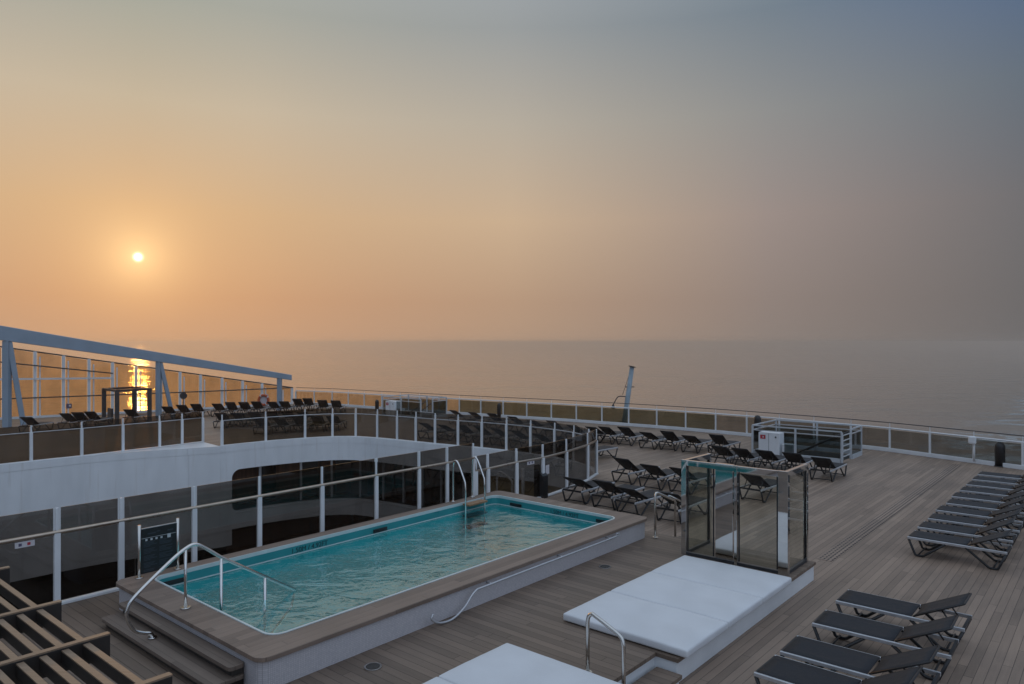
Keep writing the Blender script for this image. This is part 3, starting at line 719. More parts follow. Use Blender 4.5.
# life ring and small signs on the screen
lp_ = at_d(263.5, 44.8, H - (400 - 342)*44.8/F)
t = thing('life_ring', 'orange life ring with white bands hung on the wind screen', 'life ring', lp_)
nn_ = 32; ringp = [Vector((math.cos(2*math.pi*i/nn_)*.30, .0, math.sin(2*math.pi*i/nn_)*.30)) for i in range(nn_)]
MB().tube(ringp, .075, 10, True).build('ring', 'orange', t)
for k in range(4):
    a0 = 2*math.pi*k/4 + .5
    MB().tube([Vector((math.cos(a0 + j*.07)*.30, 0, math.sin(a0 + j*.07)*.30)) for j in range(4)], .08, 10).build('band', 'sign_white', t)
MB().box(Vector((0, .1, -.1)), (.5, .06, .9)).build('backing_board', 'sign_white', t)
p = at_d(69, 39.9, .75)
t = thing('screen_sign', 'small violet-blue notice plate fixed low on the wind screen', 'sign', p); mat('violet', (.10, .09, .16), .5)
MB().box((0, 0, 0), (.26, .03, .26), R(35)).build('plate', 'violet', t); MB().box((.06, -.02, .02), (.1, .03, .1), R(35)).build('symbol', 'sign_white', t)
p = at_d(183.5, 42.2, 0)
t = thing('round_sign', 'small dark round sign on a thin post among the far loungers', 'sign', p)
MB().tube([(0, 0, 0), (0, 0, 1.1)], .025, 8).build('post', 'dark_metal', t); MB().tube([(0, 0, 1.15), (.01, -.03, 1.15)], .2, 16).build('disc', 'dark_metal', t)

# ------------------------------------------------------------------ sun loungers
def make_lounger(angle, label):
    t = thing('sun_lounger', label, 'sun lounger', (0, 0, 0), 0, 'black sling sun loungers on the ship deck')
    L_, W, Z, hx = .84, .31, .35, .20
    f = MB()
    for s in (-1, 1): f.bar((-L_, s*W, Z), (L_, s*W, Z), .034, .05)
    f.build('frame', 'aluminium', t, bevel=.006, seg=1)
    for x in (-L_ + .02, hx - .06, L_ - .02): MB().bar((x, -W + .017, Z), (x, W - .017, Z), .034, .044).build('cross_rail', 'black_plastic', t)
    k = 8; vs = []; fs = []
    for i in range(k + 1):
        x = -L_ + .03 + (hx + L_ - .05)*i/k
        for j in range(5):
            y = -W + .012 + (2*W - .024)*j/4; sag = .022*(1 - ((j - 2)/2)**2)*(1 - (2*i/k - 1)**4)
            vs.append((x, y, Z + .030 - sag))
    for i in range(k):
        for j in range(4): fs.append((i*5 + j, (i + 1)*5 + j, (i + 1)*5 + j + 1, i*5 + j + 1))
    so = MB().add(vs, fs, True).build('seat_sling', 'sling', t); sd_ = so.modifiers.new('s', 'SOLIDIFY'); sd_.thickness = .012
    ca_, sa = math.cos(angle), math.sin(angle); BL = .70
    def bp(r, y, o=0.0): return Vector((hx + r*ca_ - o*sa, y, Z + .025 + r*sa + o*ca_))
    vs = []; fs = []
    for i in range(6):
        for j in range(5):
            y = -W + .03 + (2*W - .06)*j/4; vs.append(bp(.02 + (BL - .03)*i/5, y, .012 - .018*(1 - ((j - 2)/2)**2)))
    for i in range(5):
        for j in range(4): fs.append((i*5 + j, (i + 1)*5 + j, (i + 1)*5 + j + 1, i*5 + j + 1))
    bo = MB().add(vs, fs, True).build('backrest', 'sling', t); sd_ = bo.modifiers.new('s', 'SOLIDIFY'); sd_.thickness = .012
    g = MB(); g.tube([bp(0, -W + .03), bp(BL, -W + .03), bp(BL + .01, -W + .05), bp(BL + .01, W - .05), bp(BL, W - .03), bp(0, W - .03)], .014, 6); g.build('back_frame', 'black_plastic', bo)
    for s in (-1, 1): MB().tube([bp(BL*.55, s*(W - .08), -.01), (hx + .48, s*(W - .08), Z + .0)], .012, 6).build('back_strut', 'black_plastic', bo)
    for s in (-1, 1):
        for e in (-1, 1):
            y = s*(W - .002)
            pts = [(e*.82, y, Z - .02), (e*.70, y, .035), (e*.67, y, .022), (e*.58, y, .022), (e*.54, y, .035), (e*.17, y, Z - .02)]
            MB().tube(pts, .023, 7).build('leg', 'black_plastic', t)
    for e in (-1, 1): MB().tube([(e*.63, -W, .05), (e*.63, W, .05)], .014, 6).build('stretcher', 'black_plastic', t)
    return t
protos = {}
def lounger(pos, rz, ang, label):
    key = round(ang, 3)
    if key not in protos:
        o = make_lounger(ang, label); o.location = pos; o.rotation_euler = (0, 0, rz); protos[key] = o; return o
    return dup(protos[key], pos, rz, label)
HEAD_FWD = SHIP + math.pi          # head towards the bow
HEAD_STB = SHIP - math.pi/2        # head towards starboard
PORTWARD = math.atan2(-.99, -.02)    # head towards the eye, feet to the port screen
def row_back(items, fmt, ang=R(30), zref=.52, jitter=.09, rz=None):
    for i, (px, y) in enumerate(items):
        p = at(px, y, zref); p.z = 0
        rz_ = HEAD_FWD if rz is None else rz
        c = p - Vector((math.cos(rz_), math.sin(rz_), 0))*.50
        lounger(c + Vector((random.uniform(-.06, .06), random.uniform(-.08, .08), 0)), rz_ + random.uniform(-jitter, jitter), ang + R(random.choice((-4, 0, 0, 4))), fmt % ORD[i] if '%s' in fmt else fmt)
row_back([(579, 482), (606, 487), (636, 493), (672, 499)], 'black sun lounger beside the far end of the pool, %s from the curved fence')
row_back([(627, 466), (655, 470.5), (685, 474), (757, 481.5)], 'black sun lounger in the open middle row on the deck, %s from the curved fence')
row_back([(590, 446)], 'black sun lounger half hidden behind the end of the curved fence')
row_back([(722, 451.5), (744, 454), (767, 456), (794, 458.5), (822, 463)], 'black sun lounger before the white stair enclosure, %s from its cabinet end')
row_back([(594, 430), (606, 431), (627, 432.5), (651, 435.5), (671, 437), (692, 439), (717, 440.5)], 'black lounger in the back row by the stern railing, %s from the curved fence')
row_back([(458, 414), (476, 416), (494, 418), (515, 420.5), (535, 423), (556, 426), (575, 429)], 'black lounger through the smoked curved railing, upper row, %s from the far enclosure')
row_back([(428, 427), (446, 428), (464, 430), (483, 431.5), (502, 433), (522, 435.5), (542, 438), (561, 441)], 'black lounger close behind the smoked curved railing, lower row, %s from the bulkhead')
row_back([(217.5, 407), (230, 407), (245, 406), (257, 405.5), (273, 405), (284.5, 404.5), (298, 402.5), (308.5, 402), (322, 404), (335, 404.5)], 'dark lounger with raised back in the life ring row, %s from the sloping beam', ang=R(38), zref=.56, rz=PORTWARD)
row_back([(30, 421), (68, 418), (78, 417), (94, 416)], 'dark lounger before the tall wind screen, %s from its forward end', ang=R(38), zref=.56, rz=PORTWARD)
row_back([(131, 413), (168, 410), (183, 409), (197, 408)], 'dark lounger near the black cabana frame, %s from the frame', ang=R(38), zref=.56, rz=PORTWARD)
row_back([(222, 417), (238, 416), (254, 415.5), (271, 415), (288, 414.5), (304, 414)], 'lounger behind the smoked port railing, middle row, %s from its kink', zref=.55, rz=PORTWARD)
row_back([(262, 422.5), (281, 421.5), (299, 420.5), (317, 420), (333, 419.5)], 'lounger right behind the smoked port railing, nearest row, %s from its kink', zref=.55, rz=PORTWARD)
# starboard stack of loungers and the near group: feet towards the deck centre
def row_stb(items, fmt, ang, zref=.36):
    for i, (px, y) in enumerate(items):
        p = at(px, y, zref); p.z = 0
        lounger(p + B*.84 + A*.31, HEAD_STB + random.uniform(-.03, .03), ang + R(random.choice((0, 3))), fmt % ORD[i])
row_stb([(835.7, 601), (812, 623), (780, 651.5), (754, 673.5)], 'dark grey sling lounger by the white bed platform, %s counting towards the camera', R(27))
p0 = at(907, 537, .36); p0.z = 0
for i in range(10):
    lounger(p0 + A*(1.0*i) + B*(.84 + random.uniform(-.03, .03)) + A*.31, HEAD_STB + random.uniform(-.025, .025), R(random.choice((25, 27, 29))),
            'dark grey sling lounger in the close stern corner row, %s counting from the near end' % ORD[i])

# ------------------------------------------------------------------ sun beds on the platform
def mattress(name, u0, u1, v0, v1, z, h, m='mattress', label=None):
    base = S((u0 + u1)/2, (v0 + v1)/2, z); lx, ly = (u1 - u0)/2, (v1 - v0)/2
    t = thing(name, label, 'mattress', base, SHIP, 'white sun bed mattresses')
    bm = bmesh.new(); nx, ny = 14, 18
    grid = {}
    for lay in (0, 1):
        for i in range(nx + 1):
            for j in range(ny + 1):
                x = -lx + 2*lx*i/nx; y = -ly + 2*ly*j/ny
                fx = 1 - abs(x/lx)**6; fy = 1 - abs(y/ly)**6
                zz = 0 if lay == 0 else h - .020 + .020*min(fx, 1)*min(fy, 1)**.5 + random.uniform(-.0018, .0018) + .0035*math.sin(x*5.3 + u0*7)*math.sin(y*4.1 + u0*3)
                grid[lay, i, j] = bm.verts.new((x, y, zz))
    for i in range(nx):
        for j in range(ny):
            bm.faces.new((grid[1, i, j], grid[1, i + 1, j], grid[1, i + 1, j + 1], grid[1, i, j + 1]))
            bm.faces.new((grid[0, i, j], grid[0, i, j + 1], grid[0, i + 1, j + 1], grid[0, i + 1, j]))
    for i in range(nx):
        for j, s in ((0, 1), (ny, -1)):
            q = (grid[0, i, j], grid[0, i + 1, j], grid[1, i + 1, j], grid[1, i, j]); bm.faces.new(q if s > 0 else q[::-1])
    for j in range(ny):
        for i, s in ((0, -1), (nx, 1)):
            q = (grid[0, i, j], grid[0, i, j + 1], grid[1, i, j + 1], grid[1, i, j]); bm.faces.new(q if s > 0 else q[::-1])
    for f in bm.faces: f.smooth = True
    bmesh.ops.recalc_face_normals(bm, faces=bm.faces)
    me = bpy.data.meshes.new('cushion'); bm.to_mesh(me); bm.free(); me.materials.append(M[m])
    o = bpy.data.objects.new('cushion', me); C.objects.link(o); o.parent = t
    bv = o.modifiers.new('b', 'BEVEL'); bv.width = .026; bv.segments = 4; bv.limit_method = 'ANGLE'; bv.angle_limit = R(50)
    return t
MZ = PLAT_Z + .012
for i, (u0, lab) in enumerate(((8.25, 'white mattress at the near end of the three by the steel handrail'), (9.485, 'white mattress in the middle of the three before the glass screens'), (10.72, 'white mattress touching the glass and mirror steel screens'))):
    mattress('bed_mattress', u0, u0 + 1.225, -6.10, -4.17, MZ, .125, label=lab)
for i, (u0, lab) in enumerate(((5.77, 'white mattress at the picture bottom, beside the steel handrail base'), (4.535, 'white mattress nearest the camera, mostly cut off by the bottom edge of the picture'))):
    mattress('bed_mattress', u0, u0 + 1.225, -6.06, -4.17, MZ, .125, label=lab)
# step handrail between the beds
b0 = S(7.13, -4.9, PLAT_Z)
t = thing('step_handrail', 'bent stainless handrail standing between the two white sun beds', 'handrail', b0)
pts = [S(7.16, -4.92, PLAT_Z)] + spline([S(7.16, -4.92, .9), S(7.16, -4.91, 1.0), S(7.16, -4.86, 1.05), S(7.15, -4.80, 1.04), S(7.1, -4.45, .93), S(7.08, -4.38, .86), S(7.08, -4.37, .76)], 5) + [S(7.08, -4.37, .0)]
MB().tube([p - b0 for p in pts], .024, 10).build('rail', 'steel', t)
MB().tube([S(7.16, -4.92, PLAT_Z + .001) - b0, S(7.16, -4.92, PLAT_Z + .015) - b0], .055, 12).build('flange', 'steel', t)
# small handrail at the far platform step
b0 = S(12.95, -7.22, PLAT_Z)
t = thing('stair_handrail', 'short steel handrail on two posts by the far pool corner', 'handrail', b0)
pts = [S(13.0, -7.28, PLAT_Z), S(13.0, -7.28, 1.18), S(13.03, -7.28, 1.23), S(13.08, -7.27, 1.23), S(13.7, -7.22, .98), S(13.74, -7.22, .94), S(13.74, -7.22, .17)]
MB().tube([p - b0 for p in pts], .024, 10).build('rail', 'steel', t)
MB().tube([S(13.0, -7.28, PLAT_Z + .001) - b0, S(13.0, -7.28, PLAT_Z + .015) - b0], .055, 12).build('flange', 'steel', t)
MB().tube([S(13.05, -7.0, 1.21) - b0, S(13.7, -6.98, .96) - b0], .02, 8).build('second_rail', 'steel', t)
MB().tube([S(13.7, -6.98, .96) - b0, S(13.7, -6.98, .17) - b0], .02, 8).build('post', 'steel', t)

# ------------------------------------------------------------------ glass and mirror steel screen box
b0 = S(12.35, -6.3, PLAT_Z)
t = thing('glass_shelter', 'three sided glass shelter with mirror polished steel posts behind the sun bed', 'glass shelter', b0)
U0, U1, W0, W1, HT = 12.35, 13.36, -6.30, -4.42, 1.77
def post(u, v, su, sv, m='mirror_steel', h=HT, nm='post'):
    return MB().box(S(u, v, PLAT_Z + h/2) - b0, (su, sv, h), SHIP).build(nm, m, t, bevel=.004)
post(U0, W0, .07, .10); post(U0, W1 - .03, .09, .17); post(U1, W0 + .02, .07, .07); post(U1, W1, .07, .07)
post(U0 + .04, -5.52, .10, .33, nm='pillar'); post(U0 - .012, -5.29, .07, .055)
for p, q in ((S(U0, W0 + .05), S(U0, W1 - .115)), (S(U0 + .036, W0), S(U1 - .036, W0 + .02)), (S(U0 + .046, W1), S(U1 - .036, W1))):
    z = PLAT_Z + HT + (.0)
    MB().bar(p + Vector((0, 0, PLAT_Z + HT - .055)) - b0, q + Vector((0, 0, PLAT_Z + HT - .055)) - b0, .075, .10).build('top_rail', 'mirror_steel', t, bevel=.004)
    MB().bar(p + Vector((0, 0, PLAT_Z + .03)) - b0, q + Vector((0, 0, PLAT_Z + .03)) - b0, .06, .05).build('bottom_rail', 'dark_metal', t)
def pane(p, q, z0=.07, z1=HT - .11):
    d = q - p
    MB().box((p + q)/2 + Vector((0, 0, PLAT_Z + (z0 + z1)/2)) - b0, (d.length, .012, z1 - z0), math.atan2(d.y, d.x)).build('glass_panel', 'glass_clear', t)
    for e in (p, q): MB().box(e + Vector((0, 0, PLAT_Z + (z0 + z1)/2)) - b0, (.02, .022, z1 - z0), math.atan2(d.y, d.x)).build('edge_strip', 'black_plastic', t)
pane(S(U0, W0 + .07), S(U0, -5.72)); pane(S(U0, -5.24), S(U0, W1 - .14)); pane(S(U0 + .06, W0), S(U1 - .06, W0 + .02)); pane(S(U0 + .07, W1), S(U1 - .06, W1))

# ------------------------------------------------------------------ stair enclosures with cabinets
def enclosure(org, da, db, la, lb_, label, cabin, gate=True):
    """org: corner; db along the front (length lb_), da into depth (length la)"""
    t = thing('stair_enclosure', label, 'stair enclosure', org, 0, 'white stair enclosures at the stern')
    z = Vector((0, 0, 1)); c = [Vector(), db*lb_*.5, db*lb_, db*lb_ + da*la*.45, db*lb_ + da*la, db*lb_*.5 + da*la, da*la]
    ab = math.atan2(db.y, db.x)
    for p in c: MB().box(p + z*.54, (.065, .065, 1.08), ab).build('post', 'grey_white', t, bevel=.008)
    def rail(p, q, zz, m='grey_white', w=.05, h=.045): MB().bar(p + z*zz, q + z*zz, w, h).build('rail', m, t)
    def pane_(p, q):
        d = (q - p); e = d.normalized()*.05
        MB().box((p + q)/2 + z*.52, (d.length - .1, .016, .74), math.atan2(d.y, d.x)).build('glass_panel', 'glass_cabin', t)
        MB().bar(p + e + z*.07, q - e + z*.07, .1, .14).build('curb', 'grey_white', t)
    for p, q in ((c[0], c[1]), (c[1], c[2]), (c[3], c[4]), (c[4], c[5]), (c[5], c[6]), (c[6], c[0])): rail(p, q, 1.10); rail(p, q, .93, w=.03, h=.03); 
    for p, q in ((c[1], c[2]), (c[3], c[4]), (c[4], c[5]), (c[5], c[6]), (c[6], c[0])): pane_(p, q)
    e0 = c[0] + db*(lb_*.36); pane_(e0, c[1])
    if gate:
        g = c[2] + da*.06
        for k_ in range(5): MB().bar(g + z*(.2 + .19*k_), g + da*(la*.45 - .12) + z*(.2 + .19*k_), .03, .03).build('gate_rung', 'grey_white', t)
        MB().box(g + da*.04 + z*.52, (.04, .04, .9), ab).build('gate_stile', 'grey_white', t); MB().box(g + da*(la*.45 - .15) + z*.52, (.04, .04, .9), ab).build('gate_stile', 'grey_white', t)
    # black sheet painting the dark inside the stair well, and the stair rails
    w = MB(); w.box(db*lb_*.66 + da*la*.5 + z*.008, (lb_*.6, la*.7, .008), ab); w.build('stair_well_shade', 'board_black', t)
    for s_ in (.3, .7): MB().tube([db*lb_*.45 + da*la*s_ + z*.1, db*lb_*.93 + da*la*s_ + z*.95], .025, 8).build('stair_rail', 'dark_metal', t)
    if cabin:
        cw, ch = cabin
        k_ = thing('white_cabinet', cabin_label[0], 'cabinet', org + db*.62 + da*.28, ab)
        MB().box((-.0, 0, ch/2), (cw, .5, ch)).build('body', 'white_paint', k_, bevel=.02)
        MB().box((0, -.252, ch*.5), (.012, .004, ch*.92)).build('door_seam', 'dark_metal', k_)
        MB().box((-cw*.28, -.255, ch*.8), (.2, .012, .15)).build('red_label', 'sign_red', k_)
        MB().box((-cw*.26, -.262, ch*.8), (.05, .004, .06)).build('label_mark', 'sign_white', k_)
        MB().box((cw*.33, -.256, ch*.82), (.05, .015, .06)).build('lock', 'dark_metal', k_)
        k2 = thing('white_box', cabin_label[1], 'box', org + db*1.32 + da*.22, ab)
        MB().box((0, 0, .22), (.40, .36, .44)).build('body', 'white_paint', k2, bevel=.02); MB().box((0, 0, .455), (.42, .38, .028)).build('lid', 'white_paint', k2, bevel=.008)
    return t
cabin_label = ['white metal cabinet with a red label inside the near stair enclosure', 'low white box next to the red labelled cabinet']
enclosure(Vector((9.25, 27.7, 0)), A, B, 2.45, 3.25, 'white framed stair enclosure with glass, gate rungs and a red labelled cabinet', (.80, .86))
cabin_label = ['pale cabinet inside the far stair enclosure', 'low pale box inside the far stair enclosure']
enclosure(Vector((-7.6, 42.3, 0)), A, B, 2.0, 3.3, 'small far stair enclosure near the crest of the white bulkhead', (.80, .86), gate=False)

# ------------------------------------------------------------------ mast beyond the stern rail
mb_ = at_d(620, 39.3, -2.5)
t = thing('stern_mast', 'raked grey mast with a curved lamp arm just beyond the stern railing', 'mast', mb_)
top = at_d(632, 39.3, H - (367 - 342)*39.3/F); low = at_d(618, 39.3, -2.5); ax = (top - low)
MB().tube([low - mb_, top - mb_], [.17, .12], 12).build('pole', 'mast_grey', t)
MB().tube([top - mb_, top - mb_ + Vector((.01, 0, .05))], .2, 12).build('cap', 'dark_metal', t)
q = low + ax*.80 - mb_; MB().bar(q - Vector((.22, 0, 0)), q + Vector((.28, 0, 0)), .06, .05).build('bracket', 'dark_metal', t)
q = low + ax*.70 - mb_
MB().tube(spline([q, q + Vector((-.45, 0, .03)), q + Vector((-.62, 0, -.1)), q + Vector((-.80, 0, -.45))], 5), .028, 8).build('lamp_arm', 'dark_metal', t)
MB().tube([q + Vector((-.80, 0, -.42)), q + Vector((-.81, 0, -.62))], [.05, .11], 10).build('lamp', 'dark_metal', t)
MB().tube([low + ax*.72 - mb_ + Vector((-.3, 0, 0)), low + ax*.92 - mb_ + Vector((-.1, 0, 0))], .012, 6).build('stay', 'dark_metal', t)
q = low + ax*.42 - mb_; MB().box(q, (.5, .4, .35)).build('base_bracket', 'dark_metal', t, bevel=.05)

# black rounded bollard speakers by the stern
def bollard(p, label, h=.8, w=.3):
    t = thing('deck_speaker', label, 'deck speaker', p, 0, 'black round topped deck speakers')
    pts = [(0, 0, 0), (0, 0, h - .16)] + [(0, 0, h - .16 + .16*math.sin(R(a))) for a in (20, 40, 60, 78, 88)]
    rs = [w/2, w/2] + [w/2*math.cos(R(a)) for a in (20, 40, 60, 78, 88)]
    MB().tube(pts, rs, 18).build('body', 'black_plastic', t); MB().tube([(0, 0, 0), (0, 0, .03)], w/2 + .02, 18).build('base_ring', 'dark_metal', t)
bollard(at(1000, 466.5), 'black round topped speaker pillar by the stern corner railing', .84, .31)
bollard(at_d(499, 40.2), 'black round topped speaker pillar by the middle of the stern railing', .9, .22)
bollard(at_d(757.5, 31.0), 'black round topped speaker pillar behind the red labelled cabinet', 1.15, .3)
bollard(at_d(377, 44.8), 'black round topped speaker pillar before the far stair enclosure', .72, .24)
# white floodlight box on the stern rail
p = st_in[0]
for q in st_in:
    if abs(512 + F*q.x/q.y - 982) < abs(512 + F*p.x/p.y - 982): p = q
b0 = p + Vector((-.06, -.16, .78))
t = thing('rail_lamp_box', 'white rounded lamp box fixed to a stern railing post', 'lamp box', b0)
MB().box((-.10, 0, .06), (.24, .16, .28), R(-40)).build('housing', 'white_paint', t, bevel=.05); MB().tube([(0, 0.05, -.7), (0, .05, 0)], .03, 8).build('conduit', 'white_paint', t)

# black lectern-like marker near the pool's far end, papers on the fence
b0 = at(541, 497.5, 0)
t = thing('towel_bin', 'black slant topped bin standing at the far end of the pool', 'bin', b0, SHIP)
MB().add([(-.12, -.16, 0), (.12, -.16, 0), (.12, .16, 0), (-.12, .16, 0), (-.12, -.16, .62), (.12, -.16, .40 + .22), (.12, .16, .9), (-.12, .16, .9)],
         [(3, 2, 1, 0), (4, 5, 6, 7), (0, 1, 5, 4), (1, 2, 6, 5), (2, 3, 7, 6), (3, 0, 4, 7)]).build('body', 'black_plastic', t, bevel=.012)
MB().box((0, -.162, .3), (.18, .006, .4)).build('front_plate', 'board_black', t)
def fence_note(px, y, w, h, label, path, zb, marks):
    # nearest spot of the fence line under that azimuth
    best = None
    for i in range(len(path) - 1):
        for j in range(41):
            q = path[i].lerp(path[i + 1], j/40)
            e = abs(512 + F*q.x/q.y - px)
            if best is None or e < best[0]: best = (e, q, (path[i + 1] - path[i]).normalized())
    q, d = best[1], best[2]; nrm = Vector((d.y, -d.x, 0))
    z = H - (y - 342)*q.y/F
    t = thing('fence_notice', label, 'notice', q + nrm*.016 + Vector((0, 0, z)), math.atan2(d.y, d.x))
    MB().box((0, 0, 0), (w, .006, h)).build('sheet', 'sign_white', t)
    for (x, m_, s) in marks: MB().box((x, -.0045, .0), (s, .003, s)).build('symbol', m_, t)
fence_note(23.5, 544, .25, .085, 'small white plate with two symbols on the pool fence glass', path if False else [S(u, FENCE_V) for u in near_u], PLAT_Z, ((-.06, 'violet', .04), (.05, 'sign_red', .04)))
fence_note(530, 462.5, .28, .1, 'small white plate under the rail of the curved fence', pth, 0, ((-.06, 'violet', .05), (.06, 'violet', .05)))
fence_note(547, 469.5, .19, .25, 'white paper sheet taped to the curved fence glass', pth, 0, ())

# inner handrail on the lower landing behind the curved fence
b0 = at_d(497, 21.5, -.9)
t = thing('landing_handrail', 'pale bent handrail seen through the curved fence glass', 'handrail', b0)
pts = spline([at_d(497, 21.5, -.9), at_d(497, 21.5, .2), at_d(498, 21.5, .36), at_d(501, 21.5, .42), at_d(511, 21.5, .18), at_d(512, 21.5, .0), at_d(512, 21.5, -.9)], 4)
MB().tube([p - b0 for p in pts], .03, 8).build('rail', 'white_paint', t)
MB().tube([at_d(523, 21.4, -.9) - b0, at_d(523, 21.4, .55) - b0], .045, 8).build('post', 'white_paint', t)
ld = MB(); ld.prism([S(13.9, -12.75), S(13.9, -14.4), S(17.6, -14.4), S(17.6, -13.0)], -.98, -.9)
struct(ld.build('landing', 'tan_panel'))

# floor drains
for px, y, z, lab in ((605, 567, PLAT_Z, 'round floor drain between the pool and the sun bed'), (373, 667, PLAT_Z, 'round floor drain beside the near part of the pool')):
    t = thing('floor_drain', lab, 'drain', at(px, y, z) + Vector((0, 0, .004)))
    MB().tube([(0, 0, 0), (0, 0, .006)], .11, 20).build('rim', 'steel', t)
    MB().tube([(0, 0, .0065), (0, 0, .009)], .085, 20).build('grate', 'grate_dark', t)
# long slotted drain across the deck
g0, g1 = at(842, 547), at(957, 464.5)
t = thing('slot_drain', 'long slotted drain channel running aft across the deck', 'drain', g0 + Vector((0, 0, .004)))
u0, u1 = g0.dot(A), g1.dot(A); v0 = g0.dot(B)
u0 -= 1.2
MB().bar(S(u0, v0, .0) - g0, S(u1, v0, .0) - g0, .30, .004).build('channel', 'drain_cover', t)

# ------------------------------------------------------------------ pergola with daybed, bottom left
PZ = 2.45
b0 = S(1.8, -5.4, PLAT_Z)
t = thing('pergola', 'dark timber pergola over a daybed, beam tops coloured paler as if lit', 'pergola', b0)
def beam_(u0, u1, v, zt, h=.145, w=.045, nm='beam'):
    o = MB().bar(S(u0, v, zt - h/2 - .008) - b0, S(u1, v, zt - h/2 - .008) - b0, w, h).build(nm, 'dark_wood', t, bevel=.003)
    MB().bar(S(u0, v, zt - .003) - b0, S(u1, v, zt - .003) - b0, w, .010).build('cap', 'wood_lit_top', o)  # thin strip carrying the painted sky light on the beam top
for v in (-7.0, -5.80, -4.93, -4.06): beam_(-1.5, 1.82, v, PZ)
for i in range(26):
    uu = 1.68 - .1175*i
    for (va, vb) in ((-5.775, -4.955), (-4.905, -4.085), (-6.975, -5.825)):
        o = MB().bar(S(uu, va, PZ - .062) - b0, S(uu, vb, PZ - .062) - b0, .038, .07).build('slat', 'dark_wood', t)
        MB().bar(S(uu, va, PZ - .022) - b0, S(uu, vb, PZ - .022) - b0, .038, .008).build('slat_lit_top', 'wood_lit_top', o)
for (u, v) in ((1.72, -7.0), (-1.4, -7.0), (-1.4, -4.06), (1.2, -4.06)):
    MB().tube([S(u, v, PLAT_Z) - b0, S(u, v, PZ - .15) - b0], .03, 10).build('leg', 'steel', t)
db_ = S(.3, -5.4, PLAT_Z)
t = thing('daybed', 'white cushioned daybed under the dark pergola', 'daybed', db_, SHIP)
MB().box((0, 0, .16), (2.1, 2.0, .30)).build('base', 'dark_wood', t, bevel=.02)
for s_ in (-1, 1): MB().box((0, s_*.5, .39), (2.0, .97, .16)).build('cushion', 'mattress', t, bevel=.04, seg=3)
MB().tube(spline([(1.0, .75, .3), (1.02, .75, .62), (.9, .75, .74), (.5, .75, .76), (.3, .75, .7)], 4), .04, 8).build('arm', 'white_paint', t)
cbx = MB().tube(spline([(.95, -.6, .62), (.95, 0, .66), (.95, .6, .62)], 4), .14, 12).build('bolster', 'mattress', t)

# ------------------------------------------------------------------ camera
cam = bpy.data.cameras.new('camera'); co = bpy.data.objects.new('camera', cam); C.objects.link(co)
co.location = (0, 0, H); co.rotation_euler = (R(90), 0, 0); cam.sensor_width = 36; cam.lens = F/1024*36
cam.clip_start = .05; cam.clip_end = 70000
sc.camera = co

# ------------------------------------------------------------------ haze over the sea
hz_m = bpy.data.materials.new('haze'); nt, N, L = nodes(hz_m); N.remove(N['Principled BSDF'])
pv = N.new('ShaderNodeVolumePrincipled'); pv.inputs['Density'].default_value = .0005; pv.inputs['Color'].default_value = (1, .925, .84, 1); pv.inputs['Anisotropy'].default_value = .76
L.new(pv.outputs[0], N['Material Output'].inputs['Volume']); M['haze'] = hz_m
ho = MB().box((0, 0, (8.2 - 29.3)/2), (62000, 62000, 37.5)).build('haze', 'haze'); ho['kind'] = 'stuff'
# ------------------------------------------------------------------ sky and sun
SAZ, SEL = math.atan2(138 - 512, F), math.atan2(342 - 257, math.hypot(F, 374))
SUN = Vector((math.sin(SAZ)*math.cos(SEL), math.cos(SAZ)*math.cos(SEL), math.sin(SEL)))
w = bpy.data.worlds.new('World'); sc.world = w; w.use_nodes = True
nt = w.node_tree; N, L = nt.nodes, nt.links
bg = N['Background']; out = N['World Output']
def lin(c): return tuple((x/255/12.92 if x/255 <= .04045 else ((x/255 + .055)/1.055)**2.4) for x in c)
def mth(op, a, b=None):
    n = N.new('ShaderNodeMath'); n.operation = op
    for i, x in enumerate((a, b)):
        if x is None: continue
        if isinstance(x, (int, float)): n.inputs[i].default_value = x
        else: L.new(x, n.inputs[i])
    return n.outputs[0]
tc = N.new('ShaderNodeTexCoord'); nrm = N.new('ShaderNodeVectorMath'); nrm.operation = 'NORMALIZE'; L.new(tc.outputs['Generated'], nrm.inputs[0])
sp_ = N.new('ShaderNodeSeparateXYZ'); L.new(nrm.outputs[0], sp_.inputs[0])
x_, y_, z_ = sp_.outputs
hl = mth('SQRT', mth('MAXIMUM', mth('SUBTRACT', 1.0, mth('MULTIPLY', z_, z_)), 1e-5))
sh = Vector((SUN.x, SUN.y)).normalized()
ca = mth('DIVIDE', mth('ADD', mth('MULTIPLY', x_, sh.x), mth('MULTIPLY', y_, sh.y)), hl)
az = mth('DIVIDE', mth('ARCCOSINE', mth('MINIMUM', mth('MAXIMUM', ca, -1.0), 1.0)), math.pi)
AZ = [0, 8, 27.5, 47, 63, 100, 180]
ROWS = [
 (-.02, [(198, 153, 121), (198, 156, 124), (178, 149, 126), (139, 127, 120), (109, 106, 106), (108, 114, 124), (156, 172, 196)]),
 (.055, [(195, 147, 112), (197, 152, 118), (181, 150, 125), (143, 129, 122), (109, 106, 106), (112, 119, 131), (162, 178, 202)]),
 (.165, [(198, 161, 125), (201, 167, 131), (200, 173, 144), (154, 140, 134), (112, 110, 112), (122, 131, 145), (178, 194, 218)]),
 (.29, [(189, 175, 153), (192, 178, 157), (180, 171, 157), (142, 142, 141), (102, 112, 123), (126, 141, 162), (190, 207, 233)]),
 (.40, [(162, 165, 155), (163, 165, 157), (152, 156, 157), (117, 129, 140), (86, 107, 137), (130, 152, 181), (199, 216, 241)]),
 (.85, [(190, 206, 226)]*7),
]
prev = None
